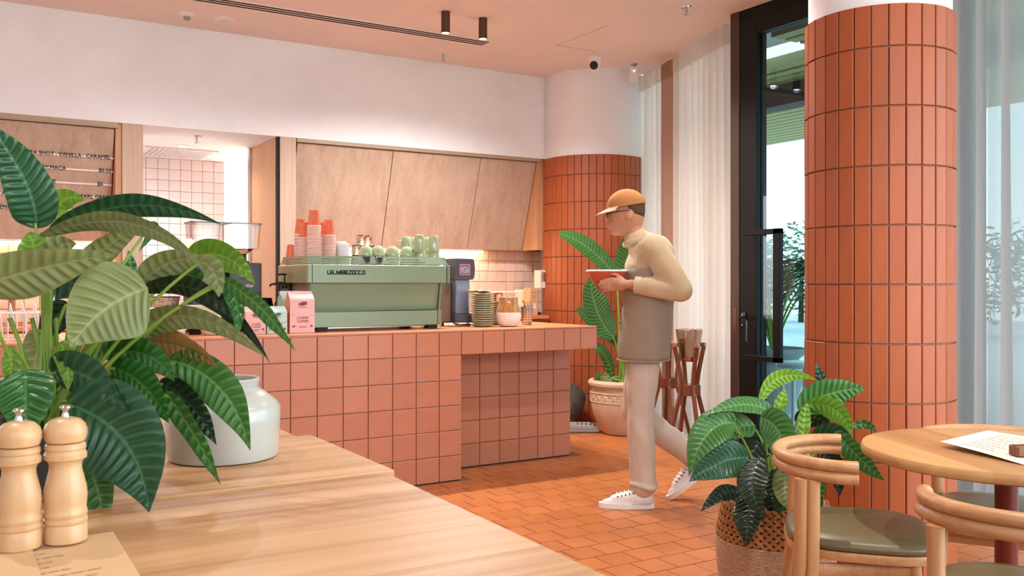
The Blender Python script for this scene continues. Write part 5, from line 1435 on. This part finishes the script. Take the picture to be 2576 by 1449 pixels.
RL = [
 ((1912, 1011, 3.35), (1966, 948, 3.36), (2060, 958, 3.38), 40, 25, 'bright'),
 ((2008, 1030, 3.35), (2090, 990, 3.33), (2179, 978, 3.30), 78, 15, 'mid'),
 ((2030, 1015, 3.32), (2105, 1035, 3.27), (2142, 1098, 3.22), 56, 15, 'bright'),
 ((1942, 1040, 3.35), (1870, 1018, 3.30), (1770, 1046, 3.22), 46, 30, 'mid'),
 ((1852, 1065, 3.28), (1782, 1090, 3.20), (1733, 1200, 3.14), 92, 15, 'mid'),
 ((1912, 1050, 3.25), (1962, 1095, 3.16), (1968, 1195, 3.10), 88, 15, 'mid'),
 ((1884, 1150, 3.30), (1812, 1165, 3.2), (1733, 1212, 3.14), 92, 15, 'dark'),
 ((1914, 1150, 3.22), (1893, 1225, 3.12), (1926, 1300, 3.08), 76, 10, 'deep'),
 ((1885, 1235, 3.24), (1882, 1300, 3.14), (1876, 1375, 3.10), 76, 10, 'deep'),
 ((1868, 1235, 3.28), (1815, 1245, 3.22), (1762, 1288, 3.18), 42, 20, 'deep'),
 ((1992, 1190, 3.24), (1962, 1240, 3.18), (1966, 1300, 3.14), 50, 20, 'dark'),
 ((2100, 1085, 3.30), (2160, 1150, 3.22), (2226, 1210, 3.16), 52, 25, 'mid'),
 ((2140, 1075, 3.40), (2180, 1068, 3.40), (2206, 1092, 3.38), 22, 25, 'mid'),
 ((2080, 1000, 3.45), (2064, 950, 3.45), (2052, 912, 3.45), 26, 20, 'deep'),
 ((1955, 1045, 3.36), (1966, 1005, 3.36), (1976, 978, 3.36), 30, 15, 'bright'),
 ((2022, 1100, 3.28), (2024, 1050, 3.28), (2032, 1012, 3.28), 32, 15, 'bright'),
 ((1985, 1180, 3.2), (1975, 1230, 3.12), (1992, 1290, 3.08), 60, 20, 'olive'),
 ((2040, 1100, 3.36), (2110, 1100, 3.32), (2160, 1170, 3.28), 60, 20, 'dark'),
 ((2060, 1130, 3.38), (2100, 1180, 3.34), (2112, 1250, 3.3), 55, 20, 'deep'),
 ((2050, 1160, 3.3), (2055, 1220, 3.24), (2070, 1280, 3.2), 46, 20, 'mid'),
 ((1930, 1090, 3.38), (1900, 1130, 3.36), (1880, 1180, 3.34), 80, 20, 'deep'),
 ((1960, 1120, 3.36), (1990, 1160, 3.34), (2010, 1220, 3.3), 80, 20, 'deep'),
 ((1900, 1070, 3.36), (1850, 1080, 3.32), (1815, 1120, 3.3), 60, 30, 'mid'),
 ((1950, 1180, 3.36), (1945, 1240, 3.3), (1950, 1320, 3.24), 60, 20, 'deep'),
 ((2000, 1060, 3.42), (2050, 1050, 3.42), (2090, 1080, 3.42), 60, 30, 'deep'),
 ((1990, 1230, 3.28), (1998, 1290, 3.22), (1985, 1375, 3.18), 30, 20, 'dark'),
]
for i, (b, m_, tp, w, r, k) in enumerate(RL):
    put_leaf(BK, b, m_, tp, w, r, k, crown2, stem_r=.0045, seed=100 + i, vein=.021)

# ------------------------------------------------------------------ clay pot with bird of paradise
q = Vector((4.66, 6.05, 0)); q = at(1568, 1090, D=7.42); q.z = 0
CP = thing('clay_pot_plant', 'bird of paradise in a large round clay pot beside the far column', 'plant', (q.x, q.y, 0))
CLAY = mat('pale_clay', '#cdae92', .85, var=.1, nscale=7, bump=.15, bscale=30)
ob('pot', MB().lathe([(.13, .001), (.16, .004), (.20, .06), (.245, .16), (.268, .26), (.268, .32), (.258, .345), (.256, .375), (.268, .385), (.285, .40), (.288, .42), (.275, .437), (.25, .44), (.24, .42), (.25, .34), (0, .33)], 56), CLAY, CP)
mb = MB()
for z in (.268, .340): mb.tube([(.268 * math.cos(a), .268 * math.sin(a), z) for a in (2 * PI * i / 60 for i in range(60))], .005, 6, closed=True)
for k in range(24):
    a = 2 * PI * k / 24; n = Vector((math.cos(a), math.sin(a), 0)); R_ = Matrix.Translation((.267 * math.cos(a), .267 * math.sin(a), .304)) @ n.to_track_quat('Z', 'Y').to_matrix().to_4x4()
    for rr in (.026, .014): mb.tube([R_ @ Vector((rr * math.cos(b), rr * math.sin(b), .001)) for b in (2 * PI * i / 14 for i in range(14))], .0035, 5, closed=True)
ob('rosette_band', mb, CLAY, CP)
ob('soil_or_mouth_shade', MB().lathe([(0, .40), (.24, .395)], 36), mat('potting_soil', '#231a14'), CP)
crown3 = q + Vector((0, 0, .39))
for i, (b, m_, tp, w, r, k) in enumerate([
 ((1560, 712, 7.3), (1490, 632, 7.25), (1405, 586, 7.2), 46, 20, 'mid'),
 ((1545, 850, 7.35), (1505, 790, 7.3), (1484, 702, 7.25), 70, 15, 'mid'),
 ((1560, 870, 7.4), (1500, 815, 7.3), (1450, 776, 7.2), 34, 25, 'mid'),
 ((1600, 760, 7.45), (1580, 660, 7.45), (1610, 580, 7.4), 70, 15, 'mid'),
 ((1540, 960, 7.4), (1520, 890, 7.35), (1480, 868, 7.3), 26, 20, 'mid'),
 ((1600, 800, 7.55), (1650, 740, 7.55), (1690, 740, 7.5), 40, 20, 'mid'),
 ((1620, 780, 7.6), (1640, 690, 7.6), (1665, 620, 7.6), 60, 15, 'green'),
 ((1500, 960, 7.35), (1512, 944, 7.3), (1540, 962, 7.25), 20, 25, 'olive')]):
    put_leaf(CP, b, m_, tp, w, r, k, crown3, stem_r=.009, seed=200 + i, vein=.03, wp=(.5, .5))

# ------------------------------------------------------------------ outdoors, seen through the door
def blade_palm(x, y, z, h, n, label):
    t = thing('palm_plant', label, 'plant', (x, y, z))
    rnd = random.Random(11)
    for k in range(n):
        a = rnd.uniform(0, 6.28); L = h * rnd.uniform(.7, 1.0); s = rnd.uniform(.2, .6)
        b = Vector((x, y, z)); d = Vector((math.cos(a), math.sin(a), 0))
        P0, P1, P2 = b, b + d * L * s * .4 + Vector((0, 0, L * .9)), b + d * L * s * 1.5 + Vector((0, 0, L * rnd.uniform(.5, .85)))
        pts = bez(P0, P1, P2, 16)
        ob('frond_stem', MB().tube(pts, [.012 - .009 * i / 16 for i in range(17)], 6), STEMM, t, True, True)
        mb = MB()
        for i in range(5, 17):
            T = (pts[min(i + 1, 16)] - pts[i - 1]).normalized(); sd = T.cross(Vector((0, 0, 1))).normalized()
            for sg in (-1, 1):
                tip = pts[i] + (sd * sg * .8 + T * .7 + Vector((0, 0, -.25))) * (.26 * (1 - abs(i - 10) / 14))
                wv = T * .012
                mb.add([pts[i] - wv, pts[i] + wv, (pts[i] + tip) / 2 + wv + Vector((0, 0, .01)), tip, (pts[i] + tip) / 2 - wv + Vector((0, 0, .01))], [(0, 1, 2, 3, 4)])
        ob('frond', mb, mat('palm_green', '#2f4f33', .4), t, False, True)
    return t
q = at(1945, 930, D=8.3)
bx, by = q.x, q.y
URN = mat('grey_urn', '#a7b4b2', .7, var=.06, nscale=8)
t = thing('stone_urn', 'large pale grey urn outside the glass door', 'urn', (bx, by, -.02))
ob('body', MB().lathe([(.16, 0), (.18, .02), (.15, .05), (.20, .16), (.26, .34), (.27, .42), (.24, .47), (.22, .52), (.23, .56), (.30, .62), (.31, .65), (.28, .655), (.24, .60), (0, .58)], 40), URN, t)
mb = MB()
for z, r in ((.42, .272), (.53, .224)): mb.tube([(r * math.cos(a), r * math.sin(a), z) for a in (2 * PI * i / 40 for i in range(40))], .010, 6, closed=True)
ob('bands', mb, URN, t)
blade_palm(bx, by, .56, 1.35, 16, 'arching palm growing in the grey urn outside the door')
q = at(2010, 915, D=7.4)
t = thing('white_stool', 'white round stool outside the glass door', 'stool', (q.x, q.y, -.02))
ob('seat', MB().lathe([(0, .56), (.17, .56), (.185, .57), (.185, .59), (.17, .60), (0, .60)], 32), mat('stool_white', '#e3ecec', .4), t)
for k in range(4):
    a = k * PI / 2 + .4; ob('leg', MB().tube([(.15 * math.cos(a), .15 * math.sin(a), 0), (.13 * math.cos(a), .13 * math.sin(a), .56)], .016, 8), mat('stool_white', '#e3ecec', .4), t)
rnd = random.Random(8)
def bush(x, y, h, r, label, col):
    t = thing('garden_tree', label, 'tree', (x, y, -.02), 0, 'trees beyond the terrace')
    ob('trunk', MB().tube([(0, 0, 0), (.05, .02, h * .4), (0, 0, h * .7)], [.09, .07, .04], 8), mat('bark', '#4a3a2c', .9), t)
    mb = MB()
    for k in range(900):
        d = Vector((rnd.gauss(0, 1), rnd.gauss(0, 1), rnd.gauss(0, 1))).normalized() * r * rnd.uniform(.55, 1.0); d.z *= h / r * .5
        c = Vector((0, 0, h * .58)) + d; a = Vector((rnd.gauss(0, 1), rnd.gauss(0, 1), rnd.gauss(0, 1))).normalized() * .13; b = a.orthogonal().normalized() * .05
        mb.add([c - a, c + b, c + a, c - b], [(0, 1, 2, 3)])
    o = ob('crown', mb, mat(col[0], col[1], .6, var=.2, nscale=3), t, False); o['kind'] = 'stuff'
for i, (u, D, h, r) in enumerate(((1880, 24, 2.6, 1.4), (2015, 29, 3.0, 1.6), (2440, 21, 2.4, 1.5), (2650, 26, 3.1, 1.7))):
    q = at(u, 713, D=D)
    bush(q.x, q.y, h, r, ['leafy tree in the distance behind the urn', 'taller leafy tree behind the white stool', 'pale leafy tree seen through the grey curtain', 'tree at the right edge behind the grey curtain', 'tree hidden mostly by the near column'][i], ('foliage_far', '#4d6b45'))
# ------------------------------------------------------------------ walking person (local frame: +x forward, +y left, z up)
fd = Vector((-.822, .569, 0)); orig = at(1618, 1278, z=0)
pr = thing('person', 'person in tan cap, cream shirt, taupe vest and beige trousers carrying a red bowl', 'person', (orig.x, orig.y, 0), math.atan2(fd.y, fd.x))
def solid(name, parts, m, voxel=.007, smooth=6, parent=None):
    """fuse overlapping tapered pieces into one continuous skin"""
    mb = MB()
    for f in parts: f(mb)
    me = mb.mesh(name); o = bpy.data.objects.new(name, me)
    r = o.modifiers.new('r', 'REMESH'); r.mode = 'VOXEL'; r.voxel_size = voxel; r.use_smooth_shade = True
    if smooth:
        s = o.modifiers.new('s', 'SMOOTH'); s.iterations = smooth; s.factor = .5
    me2 = bake(o); me2.name = name; me2.materials.clear()
    return link(name, me2, m, parent or pr, smooth=False)
def cap_tube(pts, rs, n=16, sq=None):
    def f(mb):
        if sq: mb.tube(pts, rs, n, sq=sq)
        else:
            for i in range(len(pts) - 1): mb.tube([pts[i], pts[i].lerp(pts[i + 1], .5), pts[i + 1]], [rs[i], (rs[i] + rs[i + 1]) / 2, rs[i + 1]], n)
        for p, r in zip(pts, rs):
            if sq is None or p in (pts[0], pts[-1]): mb.ell(p, (r * (sq[1] if sq else 1), r * (sq[0] if sq else 1), r * (.6 if sq else 1)), 14, 10)
    return f
def E_(c, r, M=None): return lambda mb: mb.ell(c, r, 22, 14, M)
Vv = lambda *a: Vector(a)
# joints
AL, KL, HL = Vv(.0, .0, .085), Vv(.015, -.01, .47), Vv(-.01, -.035, .88)
AR, KR_, HR = Vv(-.30, -.20, .21), Vv(.03, -.18, .50), Vv(-.01, -.165, .88)
PEL, WAI, CHE, NEC, HEAD = Vv(-.01, -.10, .93), Vv(-.035, -.10, 1.10), Vv(-.045, -.10, 1.32), Vv(.035, -.10, 1.47), Vv(.085, -.10, 1.605)
SL, EL, WL = Vv(-.055, .085, 1.40), Vv(-.185, .135, 1.185), Vv(.075, .085, 1.215)
SR, ER, WR = Vv(-.035, -.285, 1.40), Vv(-.16, -.335, 1.19), Vv(.085, -.235, 1.215)
SKIN = mat('skin', '#c08a6c', .5, var=.03)
hq = Matrix.Rotation(math.radians(14), 3, 'Y')
body = [cap_tube([PEL, WAI, CHE], [.125, .115, .135], 20, (1.12, .84)), cap_tube([CHE + Vv(0, 0, .06), NEC, HEAD + Vv(-.03, 0, -.06)], [.08, .056, .054]),
        E_(HEAD, (.098, .078, .122), hq), E_(HEAD + Vv(.035, 0, -.065), (.058, .056, .058)), E_(HEAD + Vv(.060, 0, -.100), (.030, .030, .024)),
        E_(HEAD + Vv(.104, 0, -.022), (.020, .014, .024)), E_(HEAD + Vv(.098, 0, .005), (.014, .010, .03)),
        E_(HEAD + Vv(.090, 0, -.066), (.016, .026, .008)), E_(HEAD + Vv(.090, 0, -.080), (.014, .022, .008)),
        E_(HEAD + Vv(-.012, .080, -.012), (.022, .010, .034)), E_(HEAD + Vv(-.012, -.080, -.012), (.022, .010, .034)),
        E_(HEAD + Vv(.088, .034, .032), (.014, .022, .008)), E_(HEAD + Vv(.088, -.034, .032), (.014, .022, .008)),
        cap_tube([SL, EL, WL], [.052, .040, .027]), cap_tube([SR, ER, WR], [.052, .040, .027]),
        cap_tube([HL, KL, AL], [.085, .056, .04]), cap_tube([HR, KR_, AR], [.085, .056, .04])]
# hands wrap the bowl from both sides
BOWL = Vv(.185, -.075, 1.245)
def hand(W, side):
    palm = W + Vv(.055, -.012 * side, .002)
    out = [cap_tube([W, palm], [.027, .034], 14, (1, .75)), E_(palm, (.045, .024, .038))]
    for k in range(4):
        z = .028 - k * .019; ln = (.062, .070, .066, .052)[k]
        a = palm + Vv(.036, -.002 * side, z); b = a + Vv(ln * .42, -.004 * side, -.004); c = b + Vv(ln * .40, -.018 * side, -.006); d = c + Vv(ln * .24, -.016 * side, -.004)
        out.append(cap_tube([palm + Vv(.01, 0, z * .8), a, b, c, d], [.010, .0098, .0092, .0085, .0072], 10))
    a = palm + Vv(-.008, -.012 * side, .032)
    out.append(cap_tube([palm + Vv(-.02, 0, .015), a, a + Vv(.028, -.014 * side, .018), a + Vv(.052, -.020 * side, .020)], [.013, .0115, .0105, .0085], 10))
    return out
body += hand(WL, 1) + hand(WR, -1)
solid('body', body, SKIN, .006, 4)
CLOTH = mat('cream_overshirt', '#c9b08a', .8, var=.06, nscale=10, bump=.25, bscale=14, sheen=.2)
jk = [cap_tube([Vv(-.005, -.10, .84), PEL, WAI, CHE, CHE + Vv(.01, 0, .07)], [.150, .158, .150, .166, .130], 22, (1.12, .84)),
      cap_tube([SL, EL, EL.lerp(WL, .82)], [.078, .064, .048]), cap_tube([SR, ER, ER.lerp(WR, .82)], [.078, .064, .048]),
      cap_tube([SL + Vv(0, 0, .01), CHE + Vv(0, 0, .09), SR + Vv(0, 0, .01)], [.075, .09, .075]), cap_tube([CHE + Vv(.01, 0, .09), NEC + Vv(-.01, 0, -.005)], [.092, .074]),
      E_(CHE + Vv(-.035, 0, .05), (.105, .165, .12))]
def folds(o, amp, sc):
    me = o.data
    pn = [(v.co.copy(), v.normal.copy()) for v in me.vertices]
    out = []
    for p, n in pn:
        k = noise.noise(Vector((p.x * sc, p.y * sc, p.z * sc * .8))) + .5 * noise.noise(Vector((p.x * sc * 2.3, p.y * sc * 2.3, p.z * sc * 1.6)))
        out.extend(p + n * (amp * k))
    me.vertices.foreach_set('co', out); me.update()
o = solid('overshirt', jk, CLOTH, .008, 5); folds(o, .008, 9)
AP = mat('taupe_vest', '#9c8b76', .85, var=.05, nscale=9, bump=.2, bscale=14)
SPINE = [(.74, -.005, .150), (.88, -.01, .160), (.98, -.02, .156), (1.10, -.035, .150), (1.32, -.045, .166), (1.36, -.04, .160)]
def spine(z):
    for (z0, x0, r0), (z1, x1, r1) in zip(SPINE[:-1], SPINE[1:]):
        if z <= z1: f = (z - z0) / (z1 - z0); return x0 + (x1 - x0) * f, r0 + (r1 - r0) * f
    return SPINE[-1][1:]
def vst(u, v):
    z = .80 + .50 * v; a = 2 * PI * u; x, r = spine(z)
    k = .013 + .004 * math.sin(5 * a + 6 * z) * (1 - v)
    return Vector((x + (r * .84 + k) * math.cos(a), -.10 + (r * 1.12 + k) * math.sin(a), z))
o = ob('vest', MB().grid(48, 20, vst), AP, pr, angle=80); o.modifiers.new('t', 'SOLIDIFY').thickness = .004
ob('vest_hem', MB().tube([vst(i / 48, 0) for i in range(48)], .006, 6, closed=True), AP, pr)
ob('vest_buttons', MB().ell(vst(0.01, .2), (.004, .008, .008), 10, 6).ell(vst(0.01, .4), (.004, .008, .008), 10, 6).ell(vst(0.01, .6), (.004, .008, .008), 10, 6).ell(vst(0.01, .8), (.004, .008, .008), 10, 6), mat('dark_plastic', '#1c1b1b'), pr)
ob('collar', MB().tube([NEC + Vv(-.012 + .074 * math.cos(a), .072 * math.sin(a), -.012 - .022 * math.cos(a)) for a in (2 * PI * i / 30 for i in range(30))], .014, 8, closed=True, sq=(.7, 1.3)), CLOTH, pr)
for W_, E2 in ((WL, EL), (WR, ER)):
    c_ = E2.lerp(W_, .84); d_ = (W_ - E2).normalized()
    ob('cuff', MB().tube([c_ - d_ * .02, c_ + d_ * .02], [.050, .046], 18), CLOTH, pr)
TR = mat('beige_trousers', '#cbb8a4', .85, var=.05, nscale=8, bump=.2, bscale=12)
tr = [cap_tube([PEL + Vv(0, 0, -.0), PEL + Vv(0, 0, .04)], [.138, .135], 20, (1.12, .84)), cap_tube([HL, KL, Vv(.0, 0, .115)], [.092, .074, .068]), cap_tube([HR, KR_, AR + Vv(.02, 0, .045)], [.092, .072, .062])]
tr += [lambda mb: mb.tube([Vv(.0 + .071 * math.cos(a), .071 * math.sin(a), .125 + .012 * math.sin(2 * a)) for a in (2 * PI * i / 24 for i in range(24))], .012, 8, closed=True)]
o = solid('trousers', tr, TR, .008, 3); folds(o, .011, 9)
# shoes
WSH = mat('white_leather', '#ece7e2', .45, var=.02); SOLEM = mat('white_rubber', '#f2efea', .6)
def shoe(A, pitch):
    M = Matrix.Translation(A) @ Matrix.Rotation(pitch, 4, 'Y') @ Matrix.Translation((0, 0, -.085))
    def f(L, W0, z0, z1, mb, r=1.0):
        pts = []
        for i in range(29):
            a = 2 * PI * i / 28; pts.append((.09 + .152 * math.cos(a), (.048 if math.cos(a) > 0 else .040) * math.sin(a)))
        mb.prism([p for p in pts[:-1]], z0, z1, M)
    s = MB(); f(0, 0, .001, .030, s); ob('shoe_sole', s, SOLEM, pr)
    up = [lambda mb: mb.ell((.085, 0, .030), (.142, .043, .032), 24, 12), cap_tube([Vv(-.01, 0, .05), Vv(-.005, 0, .092)], [.046, .044]), cap_tube([Vv(.0, 0, .055), Vv(.08, 0, .050), Vv(.15, 0, .040)], [.046, .042, .034])]
    u = solid('shoe_upper', [lambda mb: None] + up, WSH, .005, 4)
    # flatten below the sole line and place
    for v in u.data.vertices:
        if v.co.z < .026: v.co.z = .026
    u.data.transform(M)
    lc = MB()
    for k in range(5):
        x = .055 + k * .021; z = .1015 - k * .0052
        lc.tube([M @ Vector((x, -.030, z - .011)), M @ Vector((x + .003, -.015, z - .001)), M @ Vector((x + .004, 0, z + .001)), M @ Vector((x + .003, .015, z - .001)), M @ Vector((x, .030, z - .011))], .0032, 6)
    l_ = ob('shoe_laces', lc, SOLEM, u)
    ey = MB()
    for k in range(5):
        for sd in (-1, 1): ey.ell(M @ Vector((.055 + k * .021, .034 * sd, .087 - k * .0052)), (.004, .003, .004), 8, 6)
    ob('shoe_eyelets', ey, mat('dark_plastic', '#1c1b1b'), u)
    return u
shoe(AL, 0.0); shoe(AR, math.radians(38))
# cap, hair, glasses
CAPM = mat('tan_cap', '#b0763f', .85, var=.05)
MH = Matrix.Translation(HEAD) @ Matrix.Rotation(math.radians(10), 4, 'Y')
def dome(u, v):
    a = 2 * PI * u; th = PI / 2 * v
    return MH @ Vector((.110 * math.cos(a) * math.cos(th) - .008, .090 * math.sin(a) * math.cos(th), .040 + .098 * math.sin(th)))
o = ob('cap', MB().grid(32, 10, dome), CAPM, pr)
def brim(u, v):
    a = math.radians(-62 + 124 * u); r = 1 + .62 * v * math.cos(a) ** .6
    return MH @ Vector((.110 * math.cos(a) * r - .008, .090 * math.sin(a) * (1 + .12 * v), .040 + .006 - .022 * v))
bo = ob('cap_brim', MB().grid(20, 6, brim), mat('cap_brim_cloth', '#e0b197', .8), pr); bo.modifiers.new('t', 'SOLIDIFY').thickness = .004
def hr(u, v):
    a = math.radians(95 + 170 * u); z = .050 - .085 * v * (.55 + .45 * math.sin(PI * u))
    return MH @ Vector((.106 * math.cos(a) * (1 - .16 * v * v) - .006, .087 * math.sin(a) * (1 - .12 * v * v), z))
ho = ob('hair', MB().grid(20, 8, hr), mat('brown_hair', '#5a3d2b', .7, var=.15, nscale=40), pr); ho.modifiers.new('t', 'SOLIDIFY').thickness = .008
gm = MB()
for sd in (-1, 1):
    gm.tube([MH @ Vector((.106, sd * .034 + .026 * math.cos(b), .012 + .019 * math.sin(b))) for b in (2 * PI * i / 18 for i in range(18))], .0022, 6, closed=True)
    gm.tube([MH @ Vector((.102, sd * .060, .018)), MH @ Vector((.05, sd * .086, .018)), MH @ Vector((-.02, sd * .090, .012))], .0022, 6)
gm.tube([MH @ Vector((.106, -.009, .016)), MH @ Vector((.110, 0, .019)), MH @ Vector((.106, .009, .016))], .0022, 6)
ob('glasses', gm, mat('dark_plastic', '#1c1b1b'), pr)
# bowl carried in front
wm = Matrix.Translation(pr.location) @ Matrix.Rotation(pr.rotation_euler.z, 4, 'Z')
bw = wm @ BOWL
t = thing('red_bowl', 'red serving bowl with white rim held by the walking person', 'bowl', (bw.x, bw.y, bw.z - .04))
ob('body', MB().lathe([(.045, 0), (.075, .010), (.105, .045), (.118, .078), (.114, .078), (.10, .046), (.07, .016), (0, .012)], 40), mat('coral_enamel', '#cf5f45', .3), t)
ob('rim', MB().lathe([(.114, .078), (.124, .080), (.125, .086), (.118, .090), (.110, .088), (.110, .080)], 40), mat('lid_white', '#f2eee9'), t)
ob('food', MB().lathe([(0, .082), (.06, .080), (.108, .072)], 32), mat('creamy_food', '#ead9b8', .8, bump=.6, bscale=60), t)

bpy.data.scenes.remove(TMP)
